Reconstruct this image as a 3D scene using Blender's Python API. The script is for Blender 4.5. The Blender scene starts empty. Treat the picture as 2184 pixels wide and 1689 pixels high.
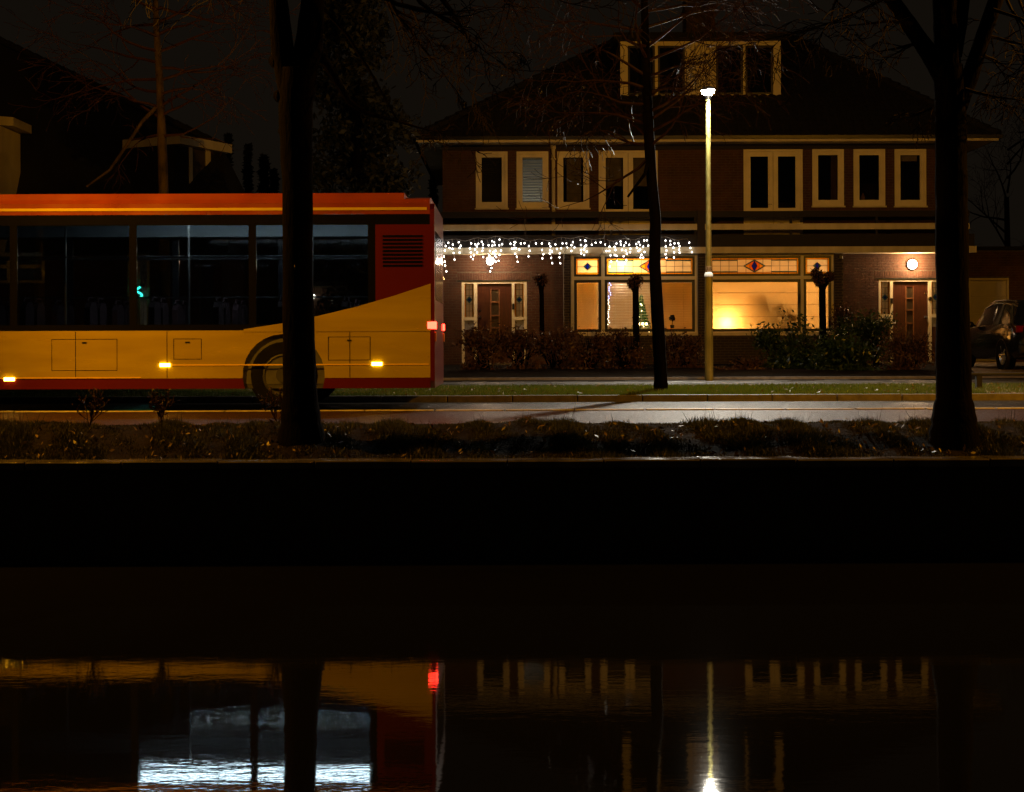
import bpy, math, random
import numpy as np
from mathutils import Vector, Matrix
random.seed(7); rng = np.random.default_rng(7)
R = math.radians
sc = bpy.context.scene
col = sc.collection
PI = math.pi

# ---------------------------------------------------------------- camera, sky, light
F = 2980.0; PX0 = 1092.0; HOR = 734.0; CAMZ = 0.89; ROLL = 0.0035
cam_d = bpy.data.cameras.new("camera"); cam = bpy.data.objects.new("camera", cam_d); col.objects.link(cam)
cam.location = (0, 0, CAMZ); cam.rotation_euler = (PI/2, ROLL, 0)
cam_d.sensor_width = 36; cam_d.lens = F/2184*36; cam_d.shift_y = -(844.5-HOR)/2184
cam_d.clip_start = 0.1; cam_d.clip_end = 900
sc.camera = cam

w = bpy.data.worlds.new("World"); sc.world = w; w.use_nodes = True
wn = w.node_tree; bgn = wn.nodes["Background"]
# night sky: town glow on low cloud (even brown) plus the last trace of a Nishita sky
skyt = wn.nodes.new("ShaderNodeTexSky"); skyt.sky_type = 'NISHITA'; skyt.sun_disc = False
skyt.sun_elevation = R(-8); skyt.sun_rotation = R(150)
addc = wn.nodes.new("ShaderNodeMix"); addc.data_type = 'RGBA'; addc.blend_type = 'ADD'; addc.inputs[0].default_value = 1.0
addc.inputs[6].default_value = (0.108, 0.080, 0.053, 1)
dim = wn.nodes.new("ShaderNodeMix"); dim.data_type = 'RGBA'; dim.blend_type = 'MULTIPLY'; dim.inputs[0].default_value = 1.0; dim.inputs[7].default_value = (.06,.06,.06,1)
wn.links.new(skyt.outputs[0], dim.inputs[6]); wn.links.new(dim.outputs[2], addc.inputs[7]); wn.links.new(addc.outputs[2], bgn.inputs[0])
bgn.inputs[1].default_value = 0.05

sun_d = bpy.data.lights.new("sun", 'SUN'); sun_d.energy = 0.004; sun_d.angle = R(20); sun_d.color = (1, .72, .45)
sun = bpy.data.objects.new("sun", sun_d); col.objects.link(sun)
sun.rotation_euler = (R(50), 0, R(-30))

sc.view_settings.view_transform = 'Standard'; sc.view_settings.look = 'None'
sc.view_settings.exposure = 0; sc.view_settings.gamma = 1; sc.view_settings.use_curve_mapping = False

AMBER = (1.0, 0.40, 0.012)
WATER_Z = -1.25
Y_Q, Y_BUS, Y_H = 13.8, 18.95, 38.7

def hx(x, Y): return (x-PX0)*Y/F
def hz(y, Y, x=PX0): return CAMZ-(y+ROLL*(x-PX0)-HOR)*Y/F
def P(x, y, Y): return Vector((hx(x, Y), Y, hz(y, Y, x)))

# ---------------------------------------------------------------- helpers
class MB:
    def __init__(s): s.v = []; s.f = []
    def add(s, vs, fs):
        n = len(s.v); s.v += [tuple(p) for p in vs]; s.f += [tuple(i+n for i in f) for f in fs]; return s
    def box(s, x0, x1, y0, y1, z0, z1):
        return s.add([(x0,y0,z0),(x1,y0,z0),(x1,y1,z0),(x0,y1,z0),(x0,y0,z1),(x1,y0,z1),(x1,y1,z1),(x0,y1,z1)],
            [(0,3,2,1),(4,5,6,7),(0,1,5,4),(1,2,6,5),(2,3,7,6),(3,0,4,7)])
    def bevbox(s, x0, x1, y0, y1, z0, z1, b=.01):
        # chamfered on the front (-Y) and top edges
        return s.add([(x0,y1,z0),(x1,y1,z0),(x1,y1,z1),(x0,y1,z1),
                      (x0,y0+b,z0),(x1,y0+b,z0),(x1,y0+b,z1),(x0,y0+b,z1),
                      (x0+b,y0,z0+b),(x1-b,y0,z0+b),(x1-b,y0,z1-b),(x0+b,y0,z1-b)],
            [(3,2,1,0),(0,1,5,4),(1,2,6,5),(2,3,7,6),(3,0,4,7),(4,5,9,8),(5,6,10,9),(6,7,11,10),(7,4,8,11),(8,9,10,11)])
    def quad(s, a, b, c, d): return s.add([a,b,c,d], [(0,1,2,3)])
    def xz(s, pts, y0, y1):
        n = len(pts); vs = [(x,y0,z) for x,z in pts]+[(x,y1,z) for x,z in pts]
        fs = [tuple(range(n)), tuple(range(2*n-1, n-1, -1))]+[(i, i+n, (i+1)%n+n, (i+1)%n) for i in range(n)]
        return s.add(vs, fs)
    def yz(s, pts, x0, x1):
        n = len(pts); vs = [(x0,y,z) for y,z in pts]+[(x1,y,z) for y,z in pts]
        fs = [tuple(range(n-1,-1,-1)), tuple(range(n, 2*n))]+[(i, (i+1)%n, (i+1)%n+n, i+n) for i in range(n)]
        return s.add(vs, fs)
    def tube(s, pts, rad, n=6, cap=True):
        pts = [Vector(p) for p in pts]
        if not hasattr(rad, '__len__'): rad = [rad]*len(pts)
        vs = []; up = None
        for i, p in enumerate(pts):
            d = (pts[min(i+1, len(pts)-1)]-pts[max(i-1, 0)])
            if d.length < 1e-9: d = Vector((0,0,1))
            d.normalize()
            if up is None: up = Vector((1,0,0)) if abs(d.x) < .8 else Vector((0,1,0))
            a = d.cross(up)
            if a.length < 1e-5: a = d.orthogonal()
            a.normalize(); b = d.cross(a); up = -a.cross(d) if False else up
            for k in range(n):
                t = 2*PI*k/n; vs.append(p+(a*math.cos(t)+b*math.sin(t))*rad[i])
        fs = []
        for i in range(len(pts)-1):
            for k in range(n):
                fs.append((i*n+k, i*n+(k+1)%n, (i+1)*n+(k+1)%n, (i+1)*n+k))
        if cap: fs += [tuple(range(n-1,-1,-1)), tuple(range((len(pts)-1)*n, len(pts)*n))]
        return s.add(vs, fs)
    def lathe(s, prof, c, n=16, axis='z', cap=True):
        vs = []
        for r, h in prof:
            for k in range(n):
                t = 2*PI*k/n; a, b = r*math.cos(t), r*math.sin(t)
                vs.append({'z': (c[0]+a, c[1]+b, c[2]+h), 'y': (c[0]+a, c[1]+h, c[2]+b), 'x': (c[0]+h, c[1]+a, c[2]+b)}[axis])
        fs = []
        for i in range(len(prof)-1):
            for k in range(n):
                fs.append((i*n+k, i*n+(k+1)%n, (i+1)*n+(k+1)%n, (i+1)*n+k))
        if cap: fs += [tuple(range(n-1,-1,-1)), tuple(range((len(prof)-1)*n, len(prof)*n))]
        return s.add(vs, fs)
    def ball(s, c, r, nu=10, nv=6, sz=1.0):
        prof = [(max(r*math.sin(PI*i/nv), r*.02), -r*sz*math.cos(PI*i/nv)) for i in range(nv+1)]
        return s.lathe(prof, c, nu)
    def build(s, name, mat, parent=None, smooth=False, kind=None, label=None):
        o = ORG.get(parent.name, (0,0,0)) if parent else (0,0,0)
        me = bpy.data.meshes.new(name)
        va = np.array(s.v, dtype=np.float64)-np.array(o)
        me.from_pydata(va.tolist(), [], s.f); me.update()
        if smooth:
            me.polygons.foreach_set("use_smooth", [True]*len(me.polygons))
            try: me.set_sharp_from_angle(angle=R(40))
            except Exception: pass
        return link(name, me, mat, parent, kind, label)
ORG = {}
def link(name, me, mat, parent=None, kind=None, label=None):
    ob = bpy.data.objects.new(name, me); col.objects.link(ob)
    if mat is not None: me.materials.clear(); me.materials.append(mat)
    if parent is not None:
        ob.parent = parent; ORG[ob.name] = ORG.get(parent.name, (0,0,0))
    if kind: ob["kind"] = kind
    if label: ob["label"] = label
    return ob
def thing(name, loc, label, cat, group=None):
    o = bpy.data.objects.new(name, None); col.objects.link(o); o.location = loc; o.empty_display_size = .2
    ORG[o.name] = tuple(loc); tag(o, label, cat, group); return o
def tag(o, label, cat, group=None):
    o["label"] = label; o["category"] = cat
    if group: o["group"] = group
    return o
def fastmesh(name, V, Fc, mat, parent=None, kind=None):
    V = np.asarray(V, dtype=np.float32); Fc = np.asarray(Fc, dtype=np.int32)
    if parent is not None: V = V-np.array(ORG.get(parent.name, (0,0,0)), dtype=np.float32)
    me = bpy.data.meshes.new(name); me.vertices.add(len(V)); me.vertices.foreach_set("co", V.ravel())
    n, k = Fc.shape; me.loops.add(n*k); me.loops.foreach_set("vertex_index", Fc.ravel())
    me.polygons.add(n); me.polygons.foreach_set("loop_start", np.arange(n, dtype=np.int32)*k)
    me.polygons.foreach_set("loop_total", np.full(n, k, dtype=np.int32))
    me.update(calc_edges=True); me.validate(); me.shade_flat()
    return link(name, me, mat, parent, kind)

# ---------------------------------------------------------------- materials
MATS = {}
def mat(name, c, rough=.6, metal=0, var=.25, scale=6.0, bump=0.0, bscale=40.0, spec=.5, coat=0, c2=None, rvar=0.0, stretch=None, transl=None):
    if name in MATS: return MATS[name]
    m = bpy.data.materials.new(name); m.use_nodes = True; nt = m.node_tree; b = nt.nodes["Principled BSDF"]
    tc = nt.nodes.new("ShaderNodeTexCoord"); mp = nt.nodes.new("ShaderNodeMapping"); nt.links.new(tc.outputs["Object"], mp.inputs[0])
    if stretch: mp.inputs["Scale"].default_value = stretch
    nz = nt.nodes.new("ShaderNodeTexNoise"); nz.inputs["Scale"].default_value = scale; nz.inputs["Detail"].default_value = 5
    nt.links.new(mp.outputs[0], nz.inputs["Vector"])
    rp = nt.nodes.new("ShaderNodeValToRGB"); rp.color_ramp.elements[0].position = .3; rp.color_ramp.elements[1].position = .7
    lo = c2 if c2 else tuple(x*(1-var) for x in c); hi = c if c2 else tuple(min(1, x*(1+var)) for x in c)
    rp.color_ramp.elements[0].color = (*lo, 1); rp.color_ramp.elements[1].color = (*hi, 1)
    nt.links.new(nz.outputs[0], rp.inputs[0]); nt.links.new(rp.outputs[0], b.inputs["Base Color"])
    b.inputs["Roughness"].default_value = rough; b.inputs["Metallic"].default_value = metal
    b.inputs["Specular IOR Level"].default_value = spec
    if coat: b.inputs["Coat Weight"].default_value = coat; b.inputs["Coat Roughness"].default_value = .05
    if rvar:
        mr = nt.nodes.new("ShaderNodeMapRange"); mr.inputs[3].default_value = max(0.02, rough-rvar); mr.inputs[4].default_value = rough+rvar
        n3 = nt.nodes.new("ShaderNodeTexNoise"); n3.inputs["Scale"].default_value = scale*.6; n3.inputs["Detail"].default_value = 3
        nt.links.new(mp.outputs[0], n3.inputs["Vector"]); mr.inputs[1].default_value = .35; mr.inputs[2].default_value = .65
        nt.links.new(n3.outputs[0], mr.inputs[0]); nt.links.new(mr.outputs[0], b.inputs["Roughness"])
    if bump:
        n2 = nt.nodes.new("ShaderNodeTexNoise"); n2.inputs["Scale"].default_value = bscale; n2.inputs["Detail"].default_value = 4
        nt.links.new(mp.outputs[0], n2.inputs["Vector"])
        bp = nt.nodes.new("ShaderNodeBump"); bp.inputs["Strength"].default_value = bump; bp.inputs["Distance"].default_value = .02
        nt.links.new(n2.outputs[0], bp.inputs["Height"]); nt.links.new(bp.outputs[0], b.inputs["Normal"])
    if transl:
        t = nt.nodes.new("ShaderNodeBsdfTranslucent"); nt.links.new(rp.outputs[0], t.inputs[0])
        mx = nt.nodes.new("ShaderNodeMixShader"); mx.inputs[0].default_value = transl
        out = nt.nodes["Material Output"]; nt.links.new(b.outputs[0], mx.inputs[1]); nt.links.new(t.outputs[0], mx.inputs[2]); nt.links.new(mx.outputs[0], out.inputs[0])
    MATS[name] = m; return m
def emit(name, c, s):
    if name in MATS: return MATS[name]
    m = bpy.data.materials.new(name); m.use_nodes = True; nt = m.node_tree; b = nt.nodes["Principled BSDF"]
    b.inputs["Base Color"].default_value = (*c, 1); b.inputs["Emission Color"].default_value = (*c, 1); b.inputs["Emission Strength"].default_value = s
    MATS[name] = m; return m
def glass(name, tint, ior=1.45, rough=0.0, wave=0.0):
    if name in MATS: return MATS[name]
    m = bpy.data.materials.new(name); m.use_nodes = True; nt = m.node_tree; nt.nodes.clear()
    out = nt.nodes.new("ShaderNodeOutputMaterial"); tr = nt.nodes.new("ShaderNodeBsdfTransparent"); tr.inputs[0].default_value = (*tint, 1)
    gl = nt.nodes.new("ShaderNodeBsdfGlossy"); gl.inputs["Roughness"].default_value = rough
    fr = nt.nodes.new("ShaderNodeFresnel"); fr.inputs[0].default_value = ior
    mx = nt.nodes.new("ShaderNodeMixShader")
    nt.links.new(fr.outputs[0], mx.inputs[0]); nt.links.new(tr.outputs[0], mx.inputs[1]); nt.links.new(gl.outputs[0], mx.inputs[2]); nt.links.new(mx.outputs[0], out.inputs[0])
    if wave:
        n2 = nt.nodes.new("ShaderNodeTexNoise"); n2.inputs["Scale"].default_value = 2.5
        bp = nt.nodes.new("ShaderNodeBump"); bp.inputs["Strength"].default_value = wave; bp.inputs["Distance"].default_value = .01
        nt.links.new(n2.outputs[0], bp.inputs["Height"]); nt.links.new(bp.outputs[0], gl.inputs["Normal"])
    MATS[name] = m; return m
def stained(name, c, tr=.8):
    if name in MATS: return MATS[name]
    m = bpy.data.materials.new(name); m.use_nodes = True; nt = m.node_tree; nt.nodes.clear()
    out = nt.nodes.new("ShaderNodeOutputMaterial")
    nz = nt.nodes.new("ShaderNodeTexNoise"); nz.inputs["Scale"].default_value = 14
    rp = nt.nodes.new("ShaderNodeValToRGB"); rp.color_ramp.elements[0].color = (*[x*.8 for x in c], 1); rp.color_ramp.elements[1].color = (*c, 1)
    nt.links.new(nz.outputs[0], rp.inputs[0])
    tl = nt.nodes.new("ShaderNodeBsdfTranslucent"); gl = nt.nodes.new("ShaderNodeBsdfPrincipled"); gl.inputs["Roughness"].default_value = .2
    nt.links.new(rp.outputs[0], tl.inputs[0]); gl.inputs["Base Color"].default_value = (*[x*.25 for x in c], 1)
    mx = nt.nodes.new("ShaderNodeMixShader"); mx.inputs[0].default_value = tr
    nt.links.new(gl.outputs[0], mx.inputs[1]); nt.links.new(tl.outputs[0], mx.inputs[2]); nt.links.new(mx.outputs[0], out.inputs[0])
    MATS[name] = m; return m

M_water = bpy.data.materials.new("canal_water"); M_water.use_nodes = True
nt = M_water.node_tree; b = nt.nodes["Principled BSDF"]; b.inputs["Base Color"].default_value = (.006, .006, .004, 1)
b.inputs["Roughness"].default_value = .03; b.inputs["IOR"].default_value = 1.33; b.inputs["Specular IOR Level"].default_value = .5
tc = nt.nodes.new("ShaderNodeTexCoord"); prev = None
for sc_, st_, dist in (((.9, 2.2, 1), 1.0, .0007), ((5.0, 14.0, 1), 1.0, .00034), ((22.0, 60.0, 1), 1.0, .00010)):
    mp = nt.nodes.new("ShaderNodeMapping"); mp.inputs["Scale"].default_value = sc_; nt.links.new(tc.outputs["Object"], mp.inputs[0])
    nz = nt.nodes.new("ShaderNodeTexNoise"); nz.inputs["Scale"].default_value = 1.0; nz.inputs["Detail"].default_value = 2; nt.links.new(mp.outputs[0], nz.inputs["Vector"])
    bp = nt.nodes.new("ShaderNodeBump"); bp.inputs["Strength"].default_value = st_; bp.inputs["Distance"].default_value = dist
    nt.links.new(nz.outputs[0], bp.inputs["Height"])
    if prev: nt.links.new(prev.outputs[0], bp.inputs["Normal"])
    prev = bp
nt.links.new(prev.outputs[0], b.inputs["Normal"])

M = dict(
 white=mat("white_paint", (.72,.66,.44), .45, var=.12, scale=2.2, bump=.05, bscale=60),
 fascia=mat("weathered_white_paint", (.7,.64,.44), .5, c2=(.5,.45,.29), scale=1.6, stretch=(2,1,.3)),
 sash=mat("black_green_paint", (.012,.014,.012), .35),
 brick=mat("red_brown_brick", (.092,.035,.014), .85, c2=(.046,.018,.009), scale=3.1, bump=.35, bscale=60),
 dbrick=mat("dark_pier_brick", (.026,.015,.012), .7, c2=(.014,.009,.007), scale=3.0, bump=.3, bscale=60),
 mortar=mat("mortar", (.085,.07,.048), .9, scale=9, bump=.3),
 dmortar=mat("pale_mortar", (.12,.10,.07), .9, scale=9),
 tile=mat("dark_roof_tile", (.006,.0055,.005), .85, var=.4, scale=3, bump=.2),
 tilegrey=mat("roof_felt", (.005,.005,.005), .9),
 glass=glass("window_glass", (.8,.82,.8), wave=.3),
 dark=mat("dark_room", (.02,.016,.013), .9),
 plaster=mat("room_plaster", (.75,.55,.33), .8, var=.08, scale=1.5),
 ceilp=mat("ceiling_plaster", (.8,.7,.55), .8, var=.05),
 woodfl=mat("wood_floor", (.2,.1,.05), .5, stretch=(.4,6,1), scale=5),
 door=mat("varnished_door", (.065,.017,.006), .35, c2=(.035,.010,.005), stretch=(9,9,.8), scale=3),
 doorframe=mat("door_bead", (.2,.08,.03), .4),
 black=mat("black_metal", (.012,.012,.012), .4, var=.2),
 rail=mat("black_timber", (.005,.004,.0035), .7),
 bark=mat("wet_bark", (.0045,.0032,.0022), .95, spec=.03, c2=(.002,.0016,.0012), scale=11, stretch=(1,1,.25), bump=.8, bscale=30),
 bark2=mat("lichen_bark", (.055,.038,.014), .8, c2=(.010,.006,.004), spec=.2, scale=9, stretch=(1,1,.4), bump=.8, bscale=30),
 twig=mat("wet_twig", (.024,.012,.008), .5, spec=.12, scale=20),
 twigdark=mat("dark_twig", (.010,.006,.004), .8, spec=.1, scale=20),
 twigred=mat("red_twig", (.026,.011,.006), .6, spec=.12, scale=20),
 steel=mat("galvanised_steel", (.36,.33,.10), .5, c2=(.17,.155,.035), scale=5, stretch=(1,1,.35), bump=.2, bscale=25, metal=.25),
 chrome=mat("chrome", (.7,.7,.7), .15, metal=1, var=.03),
 asphalt=mat("wet_asphalt", (.030,.028,.025), .36, rvar=.08, var=.35, scale=30, bump=.6, bscale=110, spec=.1),
 redasph=mat("red_cycle_asphalt", (.042,.019,.013), .44, rvar=.08, var=.3, scale=30, bump=.6, bscale=110, spec=.12),
 conc=mat("kerb_concrete", (.15,.135,.115), .6, var=.3, scale=8, bump=.3, bscale=70, rvar=.15),
 paver=mat("pavement_slab", (.036,.032,.027), .55, var=.3, scale=5, bump=.3, bscale=60, rvar=.15),
 soil=mat("wet_soil", (.012,.009,.006), .95, spec=.05, var=.4, scale=6, bump=.6, bscale=20),
 gravel=mat("gravel", (.20,.14,.065), .7, var=.5, scale=25, bump=.9, bscale=60),
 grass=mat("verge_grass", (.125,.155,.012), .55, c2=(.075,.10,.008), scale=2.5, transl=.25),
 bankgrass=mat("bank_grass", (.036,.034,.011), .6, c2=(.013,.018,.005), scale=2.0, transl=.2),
 leafdead=mat("fallen_leaf", (.18,.115,.04), .5, var=.4, scale=30),
 leafgreen=mat("shrub_leaf", (.03,.06,.010), .35, var=.5, scale=7, transl=.2),
 leafbrown=mat("brown_leaf", (.085,.040,.014), .5, var=.5, scale=7, transl=.15),
 conifer=mat("conifer_needles", (.012,.016,.008), .7, scale=4),
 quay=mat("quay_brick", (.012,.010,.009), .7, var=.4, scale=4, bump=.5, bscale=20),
 cap=mat("wet_cap_stone", (.09,.08,.065), .16, var=.4, scale=4, bump=.25, bscale=25, rvar=.12),
 garage=mat("garage_door_paint", (.5,.46,.36), .6, var=.15, scale=1.0),
 stoneg=mat("grey_stone", (.25,.25,.25), .6),
)
# ---------------------------------------------------------------- ground, water, road
def gz(Y, x=0.0):
    pr = [(13.9,-.30),(14.2,-.24),(14.7,-.10),(15.15,.0),(15.6,.0),(15.66,-.012),(21.5,-.012),(21.56,.085),(25.5,.118),(25.6,.118),(27.5,.140),(28.3,.146),(31,.27),(38,.33),(60,.33),(400,.33)]
    return float(np.interp(Y, [p[0] for p in pr], [p[1] for p in pr]))
def bumpz(x, Y):
    a = max(0, min(1, (Y-13.95)/.4))*max(0, min(1, (15.55-Y)/.3))
    return a*(.03*math.sin(x*2.3+1)+.022*math.sin(x*5.1+Y*3)+.015*math.sin(x*11+Y*7))
mb = MB()
xs = list(np.linspace(-16, 16, 161)); xs = [-300, -120, -50, -25]+xs+[25, 50, 120, 300]
ys = [13.9, 14.05, 14.2, 14.4, 14.6, 14.8, 15.0, 15.15, 15.3, 15.45, 15.6, 15.66, 18, 21.5, 21.56, 23.5, 25.5, 27.5, 29, 31, 34, 38, 60, 120, 400]
vs = [(x, Y, gz(Y)+bumpz(x, Y)) for Y in ys for x in xs]; nx = len(xs)
fs = [(j*nx+i, j*nx+i+1, (j+1)*nx+i+1, (j+1)*nx+i) for j in range(len(ys)-1) for i in range(nx-1)]
mb.add(vs, fs).build("ground", M['soil'], kind="structure", smooth=True)
MB().quad((-80,-6,WATER_Z),(80,-6,WATER_Z),(80,13.86,WATER_Z),(-80,13.86,WATER_Z)).build("water", M_water, kind="structure")
MB().quad((-90,-30,-1.9),(90,-30,-1.9),(90,14,-1.9),(-90,14,-1.9)).build("canal_bed", M['soil'], kind="structure")
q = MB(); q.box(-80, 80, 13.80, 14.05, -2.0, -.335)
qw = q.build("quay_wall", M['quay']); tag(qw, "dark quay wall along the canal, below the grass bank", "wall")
for i in range(22):
    x0 = -10.5+i*.95
    MB().bevbox(x0+.004, x0+.946, 13.74, 14.06, -.335, -.25+random.uniform(-.006,.006), .012).build("cap_stone", M['cap'], qw)
MB().box(-80, -10.51, 13.74, 14.06, -.335, -.25).box(10.41, 80, 13.74, 14.06, -.335, -.25).build("cap", M['cap'], qw)

MB().quad((-150,15.63,-.004),(150,15.63,-.004),(150,18.76,-.004),(-150,18.76,-.004)).build("cycle_lane", M['redasph'], kind="structure")
MB().quad((-150,18.76,0),(150,18.76,0),(150,21.5,0),(-150,21.5,0)).build("road", M['asphalt'], kind="structure")
def row(name, mat_, x0, x1, L, y0, y1, z0, z1, root, gap=.012, b=.012):
    n = int((x1-x0)/L)
    for i in range(n):
        MB().bevbox(x0+i*L+gap/2, x0+(i+1)*L-gap/2, y0+random.uniform(-.003,.003), y1, z0, z1+random.uniform(-.003,.003), b).build(name, mat_, root)
band = MB().box(-150, -9.5, 18.71, 18.83, -.01, .012).box(9.3, 150, 18.71, 18.83, -.01, .012).build("kerb_band", mat("pale_concrete", (.42,.38,.30), .5, scale=9, bump=.2), kind="structure")
row("band_block", MATS["pale_concrete"], -9.5, 9.3, .94, 18.71, 18.83, -.01, .014, band, gap=.03)
kerb = MB().box(-150, -10, 21.5, 21.64, -.02, .098).box(10, 150, 21.5, 21.64, -.02, .098).build("kerb", M['conc'], kind="structure")
row("kerb_stone", M['conc'], -10, 10, 1.0, 21.5, 21.64, -.02, .1, kerb)
# pavement: slabs, as far as they can be told apart
pv = MB(); pv.box(-60, 60, 25.5, 28.3, .02, .112)
pav = pv.build("pavement", M['soil'], kind="structure")
sl = MB()
for j in range(6):
    Y0 = 25.5+j*.4667
    for i in range(-30, 30):
        x0 = i*.5+(j%2)*.25; zz = np.interp(Y0, [25.5, 28.3], [.125, .155])+random.uniform(-.003, .004)
        if 5.9 < x0 < 6.6 and j == 0: continue
        sl.bevbox(x0+.004, x0+.496, Y0+.004, Y0+.4627, .10, zz, .006)
sl.build("paving_slabs", M['paver'], pav, kind="stuff")
dg = thing("drain_grate", (6.25, 25.75, .11), "dark iron drain grate set in the pavement right of the lamp post", "drain")
g = MB(); g.box(5.99, 6.51, 25.56, 25.6, .1, .128).box(5.99, 6.51, 25.9, 25.94, .1, .128).box(5.99, 6.03, 25.6, 25.9, .1, .128).box(6.47, 6.51, 25.6, 25.9, .1, .128)
g.build("frame", M['black'], dg)
for k in range(8): MB().box(6.06+k*.05, 6.085+k*.05, 25.6, 25.9, .1, .126).build("bar", M['black'], dg)
# driveway
MB().add([(9.5,28.3,.168),(17,28.3,.168),(17,31,.285),(10.2,31,.285),(12.6,39.3,.345),(17,39.3,.345)], [(0,1,2,3),(3,2,5,4)]).build("driveway", M['gravel'], kind="structure")
MB().add([(7.4,21.66,.105),(17,21.66,.105),(17,25.49,.132),(8.1,25.49,.132)], [(0,1,2,3)]).build("driveway_apron", M['gravel'], kind="structure")

# ---------------------------------------------------------------- house helpers
def intervals(x0, x1, zlo, zhi, ops):
    cuts = sorted([(o[0], o[1]) for o in ops if o[2] < zhi-.01 and o[3] > zlo+.01]); out = []; a = x0
    for c0, c1 in cuts:
        if c0 > a: out.append((a, min(c0, x1)))
        a = max(a, c1)
    if a < x1: out.append((a, x1))
    return [(p, q_) for p, q_ in out if q_-p > .02]
def brick_cells(x0, x1, z0, z1, ops, soldier=()):
    res = []; n = int((z1-z0)/.0725)
    for j in range(n):
        zl = z0+j*.0725; zh = zl+.0625
        for a, b_ in intervals(x0, x1, zl, zh, list(ops)+list(soldier)):
            off = (j%2)*.11; k0 = math.floor((a-off)/.22); k = k0
            while off+k*.22 < b_:
                p, q_ = max(a, off+k*.22+.005), min(b_, off+(k+1)*.22-.005)
                if q_-p > .03: res.append((p, q_, zl, zh))
                k += 1
    for o in soldier:
        x = o[0]
        while x+.06 <= o[1]+.005:
            res.append((x+.004, x+.066, o[2]+.004, o[3]-.004)); x += .07
    return res
def brickwall(parent, name, x0, x1, z0, z1, ops, Y, thick, bm, mm, soldier=(), near=None, npick=0):
    """mortar body with real openings, bricks 9 mm proud of it"""
    X = sorted(set([x0, x1]+[c for o in ops for c in (o[0], o[1]) if x0 < c < x1])); Z = sorted(set([z0, z1]+[c for o in ops for c in (o[2], o[3]) if z0 < c < z1]))
    body = MB()
    for i in range(len(X)-1):
        for j in range(len(Z)-1):
            cx, cz = (X[i]+X[i+1])/2, (Z[j]+Z[j+1])/2
            if any(o[0] < cx < o[1] and o[2] < cz < o[3] for o in ops): continue
            body.box(X[i], X[i+1], Y, Y+thick, Z[j], Z[j+1])
    wl = body.build(name, mm, parent)
    cells = brick_cells(x0, x1, z0, z1, ops, soldier)
    if near:
        full = sorted([c for c in cells if abs(c[1]-c[0]-.21) < .001], key=lambda c: min(((c[0]+c[1])/2-n[0])**2+((c[2]+c[3])/2-n[1])**2 for n in near))[:npick]
        fs_ = set(full); cells = [c for c in cells if c not in fs_]
        proto = MB().bevbox(-.105, .105, 0, .01, 0, .0625, .003); o0 = None
        org = ORG[parent.name]
        for c in full:
            if o0 is None:
                me = bpy.data.meshes.new("brick"); me.from_pydata(proto.v, [], proto.f); me.update(); me.materials.append(bm); o0 = me
            ob = bpy.data.objects.new("brick", me); col.objects.link(ob); ob.parent = wl
            ob.location = ((c[0]+c[1])/2-org[0], Y-.005-random.uniform(0,.0025)-org[1], c[2]-org[2])
    V = []; Fc = []
    for a, b_, zl, zh in cells:
        n = len(V); d = Y-.005-random.uniform(0, .0025)
        V += [(a,Y+.001,zl),(b_,Y+.001,zl),(b_,Y+.001,zh),(a,Y+.001,zh),(a+.003,d,zl+.003),(b_-.003,d,zl+.003),(b_-.003,d,zh-.003),(a+.003,d,zh-.003)]
        Fc += [(n+4,n+5,n+6,n+7),(n,n+1,n+5,n+4),(n+1,n+2,n+6,n+5),(n+2,n+3,n+7,n+6),(n+3,n,n+4,n+7)]
    if V: fastmesh("bricks", V, Fc, bm, wl, "stuff")
    return wl
def frame_mb(x0, x1, z0, z1, w_, y0, y1, wb=None):
    wb = wb or w_
    return MB().box(x0, x0+w_, y0, y1, z0, z1).box(x1-w_, x1, y0, y1, z0, z1).box(x0+w_, x1-w_, y0+.001, y1, z1-w_, z1).box(x0+w_, x1-w_, y0+.001, y1, z0, z0+wb)
def pxr(x0, x1, y0, y1, Y): return hx(x0, Y), hx(x1, Y), hz(y1, Y, (x0+x1)/2), hz(y0, Y, (x0+x1)/2)

# ---------------------------------------------------------------- the pair of houses
YF = Y_H
HX0, HX1 = hx(945, YF), hx(2059, YF)
MID = (HX0+HX1)/2
house = thing("semi_detached_house", (MID, YF, .33), "brick pair of semi-detached houses with black tiled hip roof and long white balcony fascia", "house")
FW = .085
wins = []   # (x0,x1,z0,z1) upper windows
def upx(a, b_): return pxr(a, b_, 321, 442, YF)
for a, b_ in ((1016,1084),(1103,1171),(1190,1258)): wins.append(pxr(a, b_, 323, 443.5, YF))
for a, b_ in ((1733.5,1801),(1821.5,1889),(1909,1976.5)): wins.append(pxr(a, b_, 318, 439, YF))
bdoors = [pxr(1278, 1404, 321, 512, YF), pxr(1587, 1713, 318.5, 509, YF)]
FLOORZ = .36
edoor = [(hx(985,YF), hx(1124,YF), FLOORZ, hz(600,YF,1050)), (hx(1874.5,YF), hx(2012,YF), FLOORZ, hz(595.5,YF,1940))]
YB = 38.28
bay = [(hx(1218,YB), hx(1489,YB)), (hx(1505,YB), hx(1780,YB))]
bz_sill, bz_top = hz(713,YB,1500), hz(540,YB,1500)
ops = list(wins)+list(bdoors)+list(edoor)+[(b0+.05, b1-.05, bz_sill-.1, bz_top) for b0, b1 in bay]
sold = [(e[0]-.12, e[1]+.12, e[3]+.035, e[3]+.235) for e in edoor]
EZ = 6.42
lampL = (hx(1046,YF), hz(556,YF,1046)); lampR = (hx(1945,YF), hz(564,YF,1945))
brickwall(house, "front_wall", HX0, HX1, .15, EZ, ops, YF, .24, M['brick'], M['mortar'], soldier=sold, near=[lampL, lampR], npick=290)
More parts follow.
